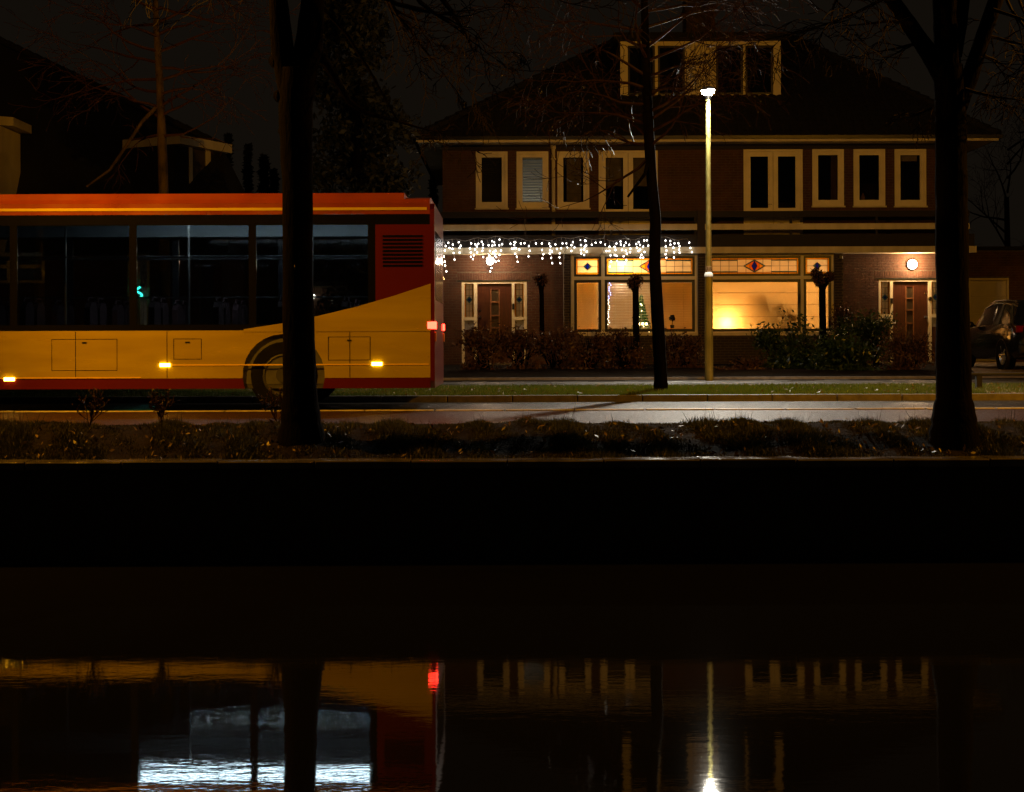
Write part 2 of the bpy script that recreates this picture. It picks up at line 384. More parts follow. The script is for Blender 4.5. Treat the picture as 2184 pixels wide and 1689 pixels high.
# side and back walls, floors
HD = 9.0
sw = MB().box(HX0, HX0+.24, YF+.241, YF+HD, .15, EZ); sw.build("side_wall", M['brick'], house)
MB().box(HX1-.24, HX1, YF+.241, YF+HD, .15, EZ).build("side_wall", M['brick'], house)
MB().box(HX0+.241, HX1-.241, YF+HD-.24, YF+HD, .15, EZ).build("back_wall", M['brick'], house)
MB().box(HX0+.245, HX1-.245, YF+.245, YF+HD-.245, 3.38, 3.55).build("upper_floor", M['ceilp'], house)
MB().box(HX0+.245, HX1-.245, YF+.245, YF+HD-.245, .2, FLOORZ-.02).build("ground_floor", M['woodfl'], house)
MB().box(MID-.1, MID+.1, YF+.246, YF+HD-.246, .35, 3.379).box(MID-.1, MID+.1, YF+.246, YF+HD-.246, 3.551, EZ).build("party_wall", M['plaster'], house)
# hall walls beside the entrance doors, room back walls
pw = MB()
for X in (hx(1200, YF), hx(1800, YF)): pw.box(X-.06, X+.06, YF+.247, YF+5.0, .35, 3.378)
pw.box(HX0+.25, MID-.101, YF+5.0, YF+5.1, .35, 3.377).box(MID+.101, HX1-.25, YF+5.0, YF+5.1, .35, 3.377)
pw.build("inner_wall", M['plaster'], house)
up = MB()
for X in (hx(1093, YF), hx(1181, YF)): up.box(X-.04, X+.04, YF+.25, YF+3, 3.552, EZ-.01)
up.box(hx(1093, YF)+.041, hx(1181, YF)-.041, YF+2.9, YF+3, 3.552, EZ-.01)
up.build("bedroom_wall", M['ceilp'], house)
MB().box(HX0+.245, HX1-.245, YF+.245, YF+HD-.245, EZ-.03, EZ+.0).build("attic_floor", M['dark'], house)

# roof
RZ = 10.3; YE = 37.95; OVR = .68
ex0, ex1 = HX0-OVR, HX1+OVR; EAVE = 6.50; YR = YF+4.55; yb = YF+HD+.7
rx0, rx1 = hx(1326, YR), hx(1694, YR)
slope = (RZ-EAVE)/(YR-YE)
rf = MB().add([(ex0,YE,EAVE),(ex1,YE,EAVE),(ex1,yb,EAVE),(ex0,yb,EAVE),(rx0,YR,RZ),(rx1,YR,RZ)], [(0,1,5,4),(1,2,5),(2,3,4,5),(3,0,4)])
roof = rf.build("roof", M['tilegrey'], house)
# tiles on the front slope and the hips (each tile a tilted slab), hip caps
V = []; Fc = []
rows_ = 22; L = math.hypot(YR-YE, RZ-EAVE)
nrm = Vector((0, -(RZ-EAVE), YR-YE)).normalized()
for j in range(rows_):
    t0, t1 = j/rows_, min(1, (j+1.12)/rows_)
    a = ex0+(rx0-ex0)*t0; b_ = ex1+(rx1-ex1)*t0; x = a
    while x < b_-.05:
        x1 = min(x+.245, b_)
        p0 = Vector((0, YE+(YR-YE)*t0, EAVE+(RZ-EAVE)*t0)); p1 = Vector((0, YE+(YR-YE)*t1, EAVE+(RZ-EAVE)*t1))
        n = len(V); h = .035; hm = .06
        for pp, hh in ((p0, h), (p1, .012)):
            for fx, up_ in ((x, 0), (x+(x1-x)*.3, .02), (x+(x1-x)*.7, .02), (x1, 0)):
                c = pp+nrm*(hh+up_); V.append((fx, c.y, c.z))
        for fx in (x, x1): c = p0+nrm*.004; V.append((fx, c.y, c.z))
        Fc += [(n,n+1,n+5,n+4),(n+1,n+2,n+6,n+5),(n+2,n+3,n+7,n+6),(n+8,n+9,n+3,n)]
        x += .25
fastmesh("roof_tiles", V, Fc, M['tile'], roof, "stuff")
def hipcaps(p, q_, n):
    for i in range(n):
        a = p.lerp(q_, i/n); b_ = p.lerp(q_, (i+1.12)/n)
        MB().tube([a+Vector((0,0,.05)), b_+Vector((0,0,.03))], [.13, .10], 7).build("hip_tile", M['tile'], roof)
hipcaps(Vector((ex0,YE,EAVE)), Vector((rx0,YR,RZ)), 22); hipcaps(Vector((ex1,YE,EAVE)), Vector((rx1,YR,RZ)), 22); hipcaps(Vector((rx0,YR,RZ)), Vector((rx1,YR,RZ)), 12)
# eaves: soffit board, gutter
MB().box(ex0+.03, ex1-.03, YE+.03, YF-.002, EAVE-.1, EAVE-.06).box(ex0+.03, HX0-.002, YF, yb, EAVE-.1, EAVE-.06).box(HX1+.002, ex1-.03, YF, yb, EAVE-.1, EAVE-.06).build("soffit", M['fascia'], house)
gut = MB().box(ex0, ex1, YE-.09, YE+.028, EAVE-.06, EAVE+.03)
gut.box(ex0-.09, ex0-.001, YE-.09, yb, EAVE-.06, EAVE+.03).box(ex1+.001, ex1+.09, YE-.09, yb, EAVE-.06, EAVE+.03)
gut.build("gutter", M['sash'], house)
MB().box(ex0, ex1, YE+.0, YE+.026, EAVE-.125, EAVE-.062).build("fascia_board", M['fascia'], house)
MB().box(HX0-.02, HX1+.02, YF-.06, YF-.015, EZ-.16, EZ-.02).build("wall_plate", M['rail'], house)
# chimney
c0, c1 = hx(1462, YR), hx(1523, YR)
ch = MB().box(c0, c1, YR-.45, YR+.45, RZ-.9, RZ+2.0).box(c0-.06, c1+.06, YR-.51, YR+.51, RZ+.75, RZ+.9).build("chimney", M['dbrick'], roof)
vp = MB().tube([P(991,225,40), P(991,243,40)], .05, 8).ball(P(991,221,40), .1, 8, 5, .8).build("roof_vent", M['black'], roof)
# dormer
YD = 40.0
dx0, dx1, dz0, dz1 = hx(1325,YD), hx(1667,YD), hz(207,YD,1495), hz(88,YD,1495)
MB().box(dx0, dx0+.2, YD+.05, YD+3.2, dz0-.3, dz1).box(dx1-.2, dx1, YD+.05, YD+3.2, dz0-.3, dz1).box(dx0+.2, dx1-.2, YD+1.0, YD+1.1, dz0-.3, dz1).build("dormer_cheek", M['tilegrey'], roof)
MB().box(hx(1310,YD), hx(1681,YD), YD-.3, YD+3.4, dz1+.002, dz1+.2).build("dormer_roof", M['tilegrey'], roof)
dfr = MB()
for a, b_ in ((1325,1341),(1399,1405),(1463,1466),(1526,1529),(1587,1591.5),(1651,1667)): dfr.box(hx(a,YD), hx(b_,YD), YD-.02, YD+.08, dz0, dz1)
dfr.box(dx0, dx1, YD-.012, YD+.07, hz(97,YD,1495), dz1-.001).box(dx0, dx1, YD-.014, YD+.07, dz0-.001, hz(202,YD,1495))
dfr.build("dormer_frame", M['white'], roof)
x = 1466
for k in range(6):
    MB().bevbox(hx(x+k*10+.4,YD), hx(x+(k+1)*10-.4,YD), YD+.01, YD+.05, hz(202,YD,1495)+.001, hz(97,YD,1495)-.001, .006).build("dormer_board", M['white'], roof)
for a, b_ in ((1341,1399),(1405,1463),(1529,1587),(1591.5,1651)):
    X0, X1 = hx(a,YD)+.002, hx(b_,YD)-.002; Z0, Z1 = hz(202,YD,1495)+.002, hz(97,YD,1495)-.002
    fo = frame_mb(X0, X1, Z0, Z1, .06, YD+.01, YD+.06).build("dormer_window", M['sash'], roof)
    MB().box(X0+.06, X1-.06, YD+.03, YD+.036, Z0+.06, Z1-.06).build("dormer_pane", M['glass'], roof)

# ---- upper windows
def window(parent, r, Y, dep=.07, fw=.075, sw=.085):
    x0, x1, z0, z1 = r
    wo = frame_mb(x0+.001, x1-.001, z0+.001, z1-.001, fw, Y-.02, Y+dep).build("window", M['white'], parent)
    frame_mb(x0+fw+.004, x1-fw-.004, z0+fw+.004, z1-fw-.004, sw, Y-.006, Y+dep-.01).build("sash", M['white'], wo)
    MB().box(x0+fw+sw, x1-fw-sw, Y+.03, Y+.036, z0+fw+sw, z1-fw-sw).build("pane", M['glass'], wo)
    MB().box(x0-.03, x1+.03, Y-.055, Y-.021, z0-.045, z0-.002).build("sill", M['fascia'], wo)
    return wo, (x0+fw+sw, x1-fw-sw, z0+fw+sw, z1-fw-sw)
gl_r = []
for r in wins: gl_r.append(window(house, r, YF)[1])
def slat_blind(name, label, r, Y, n, tilt, m, closed=True, cords=True, group=None):
    x0, x1, z0, z1 = r
    t = thing(name, ((x0+x1)/2, Y, z1), label, "blind", group)
    MB().box(x0, x1, Y-.02, Y+.02, z1-.03, z1).build("head_rail", m, t)
    pit = (z1-z0-.04)/n; w_ = pit*.62 if closed else pit*.5
    dy, dz = math.cos(tilt)*w_, math.sin(tilt)*w_
    me = None
    for k in range(n):
        zc = z1-.04-pit*(k+.5)
        if me is None:
            pm = MB().add([(x0-t.location.x,-dy,-dz),(x1-t.location.x,-dy,-dz),(x1-t.location.x,0,.004),(x0-t.location.x,0,.004),(x0-t.location.x,dy,dz),(x1-t.location.x,dy,dz),
                (x0-t.location.x,-dy,-dz-.002),(x1-t.location.x,-dy,-dz-.002),(x1-t.location.x,0,.002),(x0-t.location.x,0,.002),(x0-t.location.x,dy,dz-.002),(x1-t.location.x,dy,dz-.002)],
                [(0,1,2,3),(3,2,5,4),(7,6,9,8),(8,9,10,11),(0,6,7,1),(4,5,11,10)])
            me = bpy.data.meshes.new("slat"); me.from_pydata(pm.v, [], pm.f); me.update(); me.materials.append(m)
        ob = bpy.data.objects.new("slat", me); col.objects.link(ob); ob.parent = t; ob.location = (0, 0, zc-t.location.z)
    MB().box(x0, x1, Y-.014, Y+.014, z0, z0+.02).build("bottom_rail", m, t)
    if cords:
        for u in (.2, .8): MB().tube([((x0+x1)*.5+(u-.5)*(x1-x0), Y-.03, z0+.02), ((x0+x1)*.5+(u-.5)*(x1-x0), Y-.03, z1-.03)], .003, 4).build("cord", m, t)
    return t
M_slat_dark = mat("dark_slat", (.06,.05,.04), .5); M_slat_pale = mat("pale_slat", (.62,.62,.6), .5, var=.05, transl=.5); M_slat_warm = mat("warm_slat", (.85,.60,.2), .5, var=.05, transl=.55)
M_cloth = mat("beige_blind", (.2,.15,.09), .8)
slat_blind("venetian_blind", "dark venetian blind in the leftmost upstairs window", gl_r[0], YF+.12, 22, R(50), M_slat_dark)
slat_blind("venetian_blind", "pale glowing venetian blind in the second upstairs window from the left", gl_r[1], YF+.12, 16, R(38), M_slat_pale, closed=False, cords=False)
r = gl_r[2]; rb = thing("roller_blind", ((r[0]+r[1])/2, YF+.12, r[3]), "beige roller blind in the upstairs window right of the downpipe", "blind")
for k in range(5):
    z1_ = r[3]-.02-k*(r[3]-r[2]-.03)/5; MB().box(r[0]+.1, r[1]-.06, YF+.11, YF+.118, z1_-(r[3]-r[2]-.03)/5+.006, z1_).build("fold", M_cloth, rb)
r = gl_r[5]; vb = thing("roller_blind", ((r[0]+r[1])/2, YF+.12, r[3]), "short rolled-up blind at the top of the rightmost upstairs window", "blind")
MB().box(r[0]+.06, r[1]-.06, YF+.11, YF+.12, r[3]-.16, r[3]-.0).build("cloth", mat("cream_blind", (.3,.22,.13), .8), vb)
# lamp in the bedroom with the glowing blind
bl = thing("bedside_lamp", (hx(1137,YF), YF+1.6, 4.2), "lamp glowing behind the pale upstairs venetian blind", "lamp")
MB().lathe([(.09,0),(.08,.02),(.015,.03),(.015,.2)], (hx(1137,YF), YF+1.6, 4.2), 10).build("base", M['white'], bl)
MB().lathe([(.12,.2),(.08,.36)], (hx(1137,YF), YF+1.6, 4.2), 12).build("lamp_shade", emit("cool_shade", (.75,.88,1), 6), bl)
def point(parent, loc, pw_, c, rad=.05):
    d = bpy.data.lights.new("bulb_light", 'POINT'); d.energy = pw_; d.color = c; d.shadow_soft_size = rad
    o = bpy.data.objects.new("bulb_light", d); col.objects.link(o); o.parent = parent
    og = ORG[parent.name]; o.location = (loc[0]-og[0], loc[1]-og[1], loc[2]-og[2]); return o
point(bl, (hx(1137,YF), YF+1.4, 4.75), 9, (.8,.9,1), .1)
# balcony doors
for i, r in enumerate(bdoors):
    x0, x1, z0, z1 = r
    bd = frame_mb(x0+.001, x1-.001, z0+.001, z1-.001, .06, YF-.02, YF+.07).build("balcony_door", M['white'], house)
    xm = (x0+x1)/2; gy = hz(446 if i == 0 else 443.5, YF, 1340 if i == 0 else 1650)
    for s0, s1 in ((x0+.065, xm-.006), (xm+.006, x1-.065)):
        lf = frame_mb(s0, s1, z0+.065, z1-.065, .13, YF-.005, YF+.05, wb=gy-z0-.065); lf.build("door_leaf", M['white'], bd)
        ya, yb3 = (YF+.008, YF+.034) if i == 0 else (YF+.03, YF+.010)
        MB().add([(s0+.13,ya,gy),(s1-.13,yb3,gy),(s1-.13,yb3,z1-.195),(s0+.13,ya,z1-.195),(s0+.13,ya+.006,gy),(s1-.13,yb3+.006,gy),(s1-.13,yb3+.006,z1-.195),(s0+.13,ya+.006,z1-.195)], [(0,1,2,3),(5,4,7,6),(0,4,5,1),(3,2,6,7),(0,3,7,4),(1,5,6,2)]).build("pane", M['glass'], bd)
        MB().box(s0+.1, s1-.1, YF-.018, YF-.006, z0+.2, z0+.45).build("bottom_panel", M['fascia'], bd)
    MB().tube([(xm-.05,YF-.03,gy+.1),(xm-.05,YF-.05,gy+.1),(xm-.14,YF-.05,gy+.1)], .01, 5).build("handle", M['black'], bd)
r = bdoors[0]; bb = thing("roller_blind", ((r[0]+r[1])/2, YF+.15, r[3]), "half-lowered roller blind behind the left balcony door", "blind")
for s0, s1 in ((r[0]+.2, (r[0]+r[1])/2-.14), ((r[0]+r[1])/2+.14, r[1]-.2)):
    MB().box(s0, s1, YF+.12, YF+.13, hz(396,YF,1340), r[3]-.2).build("cloth", M_cloth, bb)
# downpipe
dp = MB().tube([P(1181.5, 312, YF-.08), P(1181.5, 540, YF-.08)], .05, 10).tube([P(1181.5,310,YF-.08), P(1181.5,316,YF-.08), P(1181.5,319,YF-.08)], [.075,.075,.05], 10).build("downpipe", M['fascia'], house)
for yy in (340, 440): MB().box(hx(1181.5,YF)-.07, hx(1181.5,YF)+.07, YF-.14, YF-.011, hz(yy,YF,1181)-.02, hz(yy,YF,1181)+.02).build("pipe_bracket", M['fascia'], house)

# ---- balcony canopy, fascia, railing
YC = 37.95
kx0, kx1 = hx(920,YC), hx(2082,YC)
fz0, fz1 = hz(540,YC,1500), hz(526.5,YC,1500)
can = MB().box(kx0, kx1, YC+.04, YF-.015, fz0+.02, fz1-.01).build("canopy", M['fascia'], house)
MB().box(kx0-.02, kx1+.02, YC, YC+.039, fz0, fz1).build("canopy_fascia", M['fascia'], can)
MB().box(kx0+.02, kx1-.02, YC+.05, YC+.13, fz1-.009, hz(500,YC,1500)).build("parapet", M['rail'], house)
rz = [hz(v, YC, 1500) for v in (450, 463, 477, 490)]
pierx = (hx(1488.5,YC), hx(1504.5,YC))
for s0, s1, posts in ((hx(940,YC), pierx[0]-.004, (940, 1121, 1305, 1485)), (pierx[1]+.004, hx(2070,YC), (1507, 1689, 1872, 2066))):
    ra = MB().box(s0, s1, YC+.05, YC+.13, rz[1], rz[0]).build("top_rail", M['rail'], house)
    MB().bevbox(s0, s1, YC+.03, YC+.06, rz[3], rz[2], .006).build("rail_board", M['fascia'], house)
    for p_ in posts:
        MB().box(hx(p_,YC)-.035, hx(p_,YC)+.035, YC+.062, YC+.12, hz(500,YC,1500), rz[1]).build("rail_post", M['rail'], house)
# brick piers
for a, b_, zt in ((1203,1217.5,fz0-.002),(1489.5,1504.5,rz[0]),(1780.5,1799,fz0-.002)):
    ex = 0.0 if zt < 4 else 0.0
    brickwall(house, "pier", hx(a,38.15), hx(b_,38.15), .2, min(zt, fz0-.004), [], 38.15, .53, M['dbrick'], M['dmortar'])
MB().box(pierx[0], pierx[1], YC+.02, YF-.012, fz1+.001, rz[0]+.02).build("pier_top", M['dbrick'], house)

# ---- bay windows
M_lead = mat("window_lead", (.015,.014,.013), .5)
SG = dict(cream=stained("cream_leaded_glass", (.95,.80,.56)), yellow=stained("yellow_leaded_glass", (.95,.55,.05)), orange=stained("orange_leaded_glass", (.9,.32,.04)), blue=stained("blue_leaded_glass", (.03,.04,.45)), teal=stained("teal_leaded_glass", (.12,.3,.3)))
def toplight(parent, x0, x1, z0, z1, Y, ncol, big):
    """leaded light: border strips, quarries, centre lozenge - every piece of glass its own pane"""
    t_ = .006; bw = .035; lw = .008
    ld = MB()
    def bar(a, b_, w_=lw):
        a = Vector((a[0],0,a[1])); b_ = Vector((b_[0],0,b_[1])); d = (b_-a).normalized(); n = Vector((-d.z,0,d.x))*w_/2
        ld.xz([((a+n).x,(a+n).z),((a-n).x,(a-n).z),((b_-n).x,(b_-n).z),((b_+n).x,(b_+n).z)], Y-.008, Y+t_+.002+random.uniform(0,.0005))
    def pane(pts, c): MB().xz(pts, Y, Y+t_).build("leaded_pane", SG[c], parent)
    rect = lambda a, b_, c, d: [(a,c),(b_,c),(b_,d),(a,d)]
    xi0, xi1, zi0, zi1 = x0+bw, x1-bw, z0+bw, z1-bw; cx, cz = (x0+x1)/2, (z0+z1)/2
    pane(rect(x0, x1, z0, zi0), 'yellow'); pane(rect(x0, x1, zi1, z1), 'yellow'); pane(rect(x0, xi0, zi0, zi1), 'yellow'); pane(rect(xi1, x1, zi0, zi1), 'yellow')
    cw = (xi1-xi0)/ncol
    wd = cw*1.33 if big else cw*.62; hd = (zi1-zi0)/2 if big else (zi1-zi0)*.28
    side = ncol//2-2 if big else ncol//2-1
    ts = .028
    for s in (-1, 1):
        for k in range(side):
            a, b_ = (xi0+k*cw, xi0+(k+1)*cw) if s < 0 else (xi1-(k+1)*cw, xi1-k*cw)
            for lo, hi, tz in ((zi0, cz, 0), (cz, zi1, 1)):
                if tz: pane(rect(a, b_, lo, hi-ts), 'cream'); pane(rect(a, b_, hi-ts, hi), 'teal')
                else: pane(rect(a, b_, lo+ts, hi), 'cream'); pane(rect(a, b_, lo, lo+ts), 'teal')
            xe = b_ if s < 0 else a; bar((xe, z0), (xe, z1))
            bar((a, zi1-ts), (b_, zi1-ts)); bar((a, zi0+ts), (b_, zi0+ts))
    ca, cb = xi0+side*cw, xi1-side*cw
    for s in (-1, 1):
        e = ca if s < 0 else cb; dv = cx+s*wd
        for up_ in (-1, 1):
            zt = zi1 if up_ > 0 else zi0
            pts = [(e, cz), (dv, cz), (cx, cz+up_*hd), (cx, zt), (e, zt)] if not big else [(e, cz), (dv, cz), (cx, zt), (e, zt)]
            pane(pts, 'cream')
        bar((e, cz), (dv, cz), .014 if big else lw)
        if big: bar((cx+s*cw, z0), (cx+s*cw, cz-hd*(1-cw/wd))); bar((cx+s*cw, z1), (cx+s*cw, cz+hd*(1-cw/wd)))
    q0 = .84
    D = [(-1,0),(0,1),(1,0),(0,-1)]
    pt = lambda u, v_: (cx+u*wd, cz+v_*hd)
    for i in range(4):
        a, b_ = D[i], D[(i+1)%4]
        pane([pt(*a), pt(*b_), pt(b_[0]*q0, b_[1]*q0), pt(a[0]*q0, a[1]*q0)], 'teal'); bar(pt(*a), pt(*b_)); bar(pt(a[0]*q0,a[1]*q0), pt(b_[0]*q0,b_[1]*q0))
    bl_ = .25 if big else .45
    pane([pt(0,q0), pt(bl_,0), pt(0,-q0), pt(-bl_,0)], 'blue')
    for s in (-1, 1):
        if big:
            pane([pt(s*q0,0), pt(s*q0*.5,q0*.5), pt(s*q0*.5,-q0*.5)], 'yellow'); pane([pt(s*q0*.5,q0*.5), pt(0,q0), pt(s*bl_,0), pt(0,-q0), pt(s*q0*.5,-q0*.5)], 'orange')
            bar(pt(s*q0*.5,q0*.5), pt(s*q0*.5,-q0*.5), .006)
        else: pane([pt(s*q0,0), pt(0,q0), pt(s*bl_,0), pt(0,-q0)], 'teal')
        bar(pt(0,q0), pt(s*bl_,0)); bar(pt(0,-q0), pt(s*bl_,0))
    for zz in (zi0, zi1): bar((x0,zz), (x1,zz))
    for xx in (xi0, xi1): bar((xx,z0), (xx,z1))
    bar((xi0, cz), (ca, cz)); bar((cb, cz), (xi1, cz))
    ld.build("lead", M_lead, parent)
BGL = []
def bay_window(i):
    x0, x1 = bay[i]
    px = (lambda v: hx(v, YB))
    rows = [(hz(589,YB,1500), hz(546,YB,1500)), (hz(707.5,YB,1500), hz(596,YB,1500))]
    m0, m1 = ((1283,1290) if i == 0 else (1708,1714))
    bw = MB().box(x0, x0+.085, YB-.03, YB+.08, bz_sill, bz_top).box(x1-.085, x1, YB-.03, YB+.08, bz_sill, bz_top)
    bw.box(x0+.085, x1-.085, YB-.028, YB+.08, rows[0][1], bz_top-.001).box(x0+.085, x1-.085, YB-.036, YB+.08, rows[1][1], rows[0][0]).box(x0+.085, x1-.085, YB-.028, YB+.08, bz_sill+.001, rows[1][0])
    bw.box(px(m0), px(m1), YB-.026, YB+.08, rows[0][0], rows[0][1]).box(px(m0), px(m1), YB-.026, YB+.08, rows[1][0], rows[1][1])
    bo = bw.build("bay_window", M['white'], house)
    MB().box(x0-.05, x1+.05, YB-.09, YB-.031, bz_sill-.03, bz_sill+.05).build("sill", M['fascia'], bo)
    if i == 0: cells = [(x0+.085, px(m0), 3, False), (px(m1), x1-.085, 10, True)]
    else: cells = [(x0+.085, px(m0), 10, True), (px(m1), x1-.085, 3, False)]
    for a, b_, nc, big in cells:
        for kk, (lo, hi) in enumerate(rows):
            a2, b2, l2, h2 = a+.003, b_-.003, lo+.003, hi-.003; sw_ = .062 if kk == 0 else .075
            frame_mb(a2, b2, l2, h2, sw_, YB-.01, YB+.05).build("sash", M['sash'], bo)
            g_ = (a2+sw_, b2-sw_, l2+sw_, h2-sw_)
            if kk == 0: toplight(bo, *g_, YB+.015, nc if not big else 10, big)
            else:
                MB().box(g_[0], g_[1], YB+.015, YB+.02, g_[2], g_[3]).build("pane", M['glass'], bo); BGL.append(g_)
    # bay cheeks, roof and brick apron
    MB().box(x0-.01, x0+.06, YB+.082, YF-.014, bz_sill, bz_top).box(x1-.06, x1+.01, YB+.082, YF-.014, bz_sill, bz_top).build("bay_cheek", M['white'], bo)
    MB().box(x0, x1, YB+.0, YF+.3, bz_top+.002, fz0+.018).build("bay_head", M['fascia'], bo)
    MB().box(x0+.05, x1-.05, YB+.085, YF+.35, bz_sill-.02, bz_sill+.03).build("window_board", M['white'], bo)
    brickwall(house, "apron_wall", x0, x1, .2, bz_sill-.032, [], YB, .3, M['dbrick'], M['mortar'])
bay_window(0); bay_window(1)

# ---- entrance doors
def entrance(i, px, label):
    Y = YF+.06; x0, x1, z0, z1 = edoor[i]
    f = lambda v: hx(v, YF)
    # px: list of frame posts [(a,b)], door span, sidelights spans
    zs = hz(px['sl_bot'], YF, (px['door'][0]+px['door'][1])/2)
    fr = MB(); fr.box(x0, x1, Y-.045, Y+.08, z1-.06, z1-.001)
    for a, b_ in px['posts']: fr.box(f(a), f(b_), Y-.05, Y+.08, z0, z1-.061)
    eo = fr.build("entrance_frame", M['white'], house)
    for a, b_ in px['side']:
        MB().box(f(a), f(b_), Y-.06, Y+.07, zs-.09, zs).build("sidelight_sill", M['white'], eo)
        MB().box(f(a), f(b_), Y-.02, Y+.06, zs-.35, zs-.092).build("stone_panel", M['stoneg'], eo)
        MB().box(f(a), f(b_), Y-.01, Y+.06, z0, zs-.352).build("brick_panel", M['brick'], eo)
        X0, X1, Z0, Z1 = f(a)+.003, f(b_)-.003, zs+.003, z1-.064; W = X1-X0; H = Z1-Z0; Yg = Y+.01
        cx = (X0+X1)/2; cz = Z0+H*.52; bw_ = W*.16; lw = .008; dh = W*.42
        def pane(pts, c): MB().xz(pts, Yg, Yg+.006).build("leaded_pane", SG[c], eo)
        pane([(X0,Z0),(X0+bw_,Z0),(X0+bw_,Z1),(X0,Z1)], 'yellow'); pane([(X1-bw_,Z0),(X1,Z0),(X1,Z1),(X1-bw_,Z1)], 'yellow')
        a0, a1 = X0+bw_, X1-bw_
        for s in (0, 1):
            p0, p1 = (a0, cx) if s == 0 else (cx, a1)
            pane([(p0,cz+dh*1.1),(p1,cz+dh*1.1),(p1,Z0+H*.82),(p0,Z0+H*.82)], 'cream'); pane([(p0,Z0+H*.82),(p1,Z0+H*.82),(p1,Z1),(p0,Z1)], 'cream')
            pane([(p0,Z0),(p1,Z0),(p1,Z0+H*.18),(p0,Z0+H*.18)], 'cream'); pane([(p0,Z0+H*.18),(p1,Z0+H*.18),(p1,cz-dh*1.1),(p0,cz-dh*1.1)], 'cream')
            e = p0 if s == 0 else p1
            pane([(e,cz),(cx,cz+dh),(cx,cz+dh*1.1),(e,cz+dh*1.1)], 'cream'); pane([(e,cz),(cx,cz-dh),(cx,cz-dh*1.1),(e,cz-dh*1.1)], 'cream')
            pane([(e,cz),(cx,cz+dh),(cx,cz+dh*.5),((e+cx)/2,cz),(cx,cz-dh*.5),(cx,cz-dh)], 'teal')
            pane([(cx,cz+dh*.5),((e+cx)/2,cz),(cx,cz-dh*.5)], 'blue')
        ld = MB()
        for zz in (cz+dh*1.1, Z0+H*.82, Z0+H*.18, cz-dh*1.1): ld.box(a0, a1, Yg-.006, Yg+.008, zz-lw/2, zz+lw/2)
        for xx in (a0, a1): ld.box(xx-lw/2, xx+lw/2, Yg-.007, Yg+.009, Z0, Z1)
        ld.box(cx-lw/2, cx+lw/2, Yg-.008, Yg+.0085, cz+dh, Z1).box(cx-lw/2, cx+lw/2, Yg-.008, Yg+.0085, Z0, cz-dh)
        ld.build("lead", M_lead, eo)
    # door leaf: boards left and right of a glazed column
    a, b_ = f(px['door'][0])+.004, f(px['door'][1])-.004; g0, g1 = f(px['glz'][0]), f(px['glz'][1])
    zt = z1-.064; Yd = Y+.02; zgt = hz(px['glz_y'][0], YF, px['glz'][0]); zgb = z0+.25
    n = len(px['glz_y'])-1; dr = MB().box(a, g0, Yd, Yd+.05, z0+.02, zt).box(g1, b_, Yd, Yd+.05, z0+.02, zt).box(g0, g1, Yd+.001, Yd+.05, zgt, zt).box(g0, g1, Yd+.001, Yd+.05, z0+.02, zgb)
    d_ = dr.build("front_door", M['door'], house)
    zz = [hz(v, YF, px['glz'][0]) for v in px['glz_y']]; zz[-1] = zgb
    for k in range(n):
        MB().box(g0+.001, g1-.001, Yd+.02, Yd+.026, zz[k+1]+.03, zz[k]-.001 if k == 0 else zz[k]).build("door_pane", stained("dim_door_glass", (.3,.22,.12), .5), d_)
        MB().box(g0-.015, g1+.015, Yd-.016, Yd+.03, zz[k+1], zz[k+1]+.03).build("glazing_bar", M['doorframe'], d_)
    for xx in (g0, g1): MB().box(xx-.014, xx+.014, Yd-.012, Yd-.001, zgb, zgt+.02).build("glazing_bead", M['doorframe'], d_)
    hy = hz(px['handle'][1], YF, px['handle'][0]); hxx = f(px['handle'][0])
    MB().lathe([(.035,0),(.04,-.02),(.02,-.03),(.015,-.06),(.035,-.07),(.03,-.1),(.005,-.11)], (hxx, Yd-.001, hy), 10, 'y').build("door_knob", M['chrome'], d_)
    MB().lathe([(.03,0),(.028,-.015),(.005,-.018)], (hxx, Yd-.001, hz(px['lock'], YF, px['handle'][0])), 10, 'y').build("lock", M['chrome'], d_)
    MB().box(x0-.02, x1+.02, YF-.35, YF+.05, .2, z0-.001).build("doorstep", M['conc'], house)
    MB().box(x0-.1, x1+.1, YF-.014, YF+.1, z1+.001, z1+.03).build("lintel", M['sash'], house)
entrance(0, dict(posts=[(985,991),(1011,1018),(1092,1098),(1117.5,1124)], side=[(991,1011),(1098,1117.5)], door=(1018,1092), glz=(1047,1065), glz_y=(618,645,674,700,735), sl_bot=676, handle=(1024,677), lock=662), '')
entrance(1, dict(posts=[(1874.5,1879.5),(1899,1905),(1981,1987.5),(2007,2012)], side=[(1879.5,1899),(1987.5,2007)], door=(1905,1981), glz=(1934,1950), glz_y=(612,637,662,690,735), sl_bot=670, handle=(1976,676), lock=626), '')
mbx = MB().bevbox(hx(1899.5,YF), hx(1904.5,YF), YF-.06, YF+.008, hz(647.5,YF,1900), hz(636,YF,1900), .01).build("door_intercom", M['black']); tag(mbx, "small black box on the white post left of the right front door", "intercom")
nb = MB().lathe([(.055,0),(.055,-.02),(.03,-.025)], (hx(1984,YF), YF+.009, hz(637,YF,1984)), 14, 'y').build("number_disc", M['chrome']); tag(nb, "round pale disc on the post right of the right front door", "number plate")
lb = MB().bevbox(hx(1092.5,YF), hx(1097.5,YF), YF-.04, YF+.008, hz(660,YF,1095), hz(647,YF,1095), .008).build("doorbell_box", M['black']); tag(lb, "small dark doorbell box on the post right of the left front door", "doorbell")

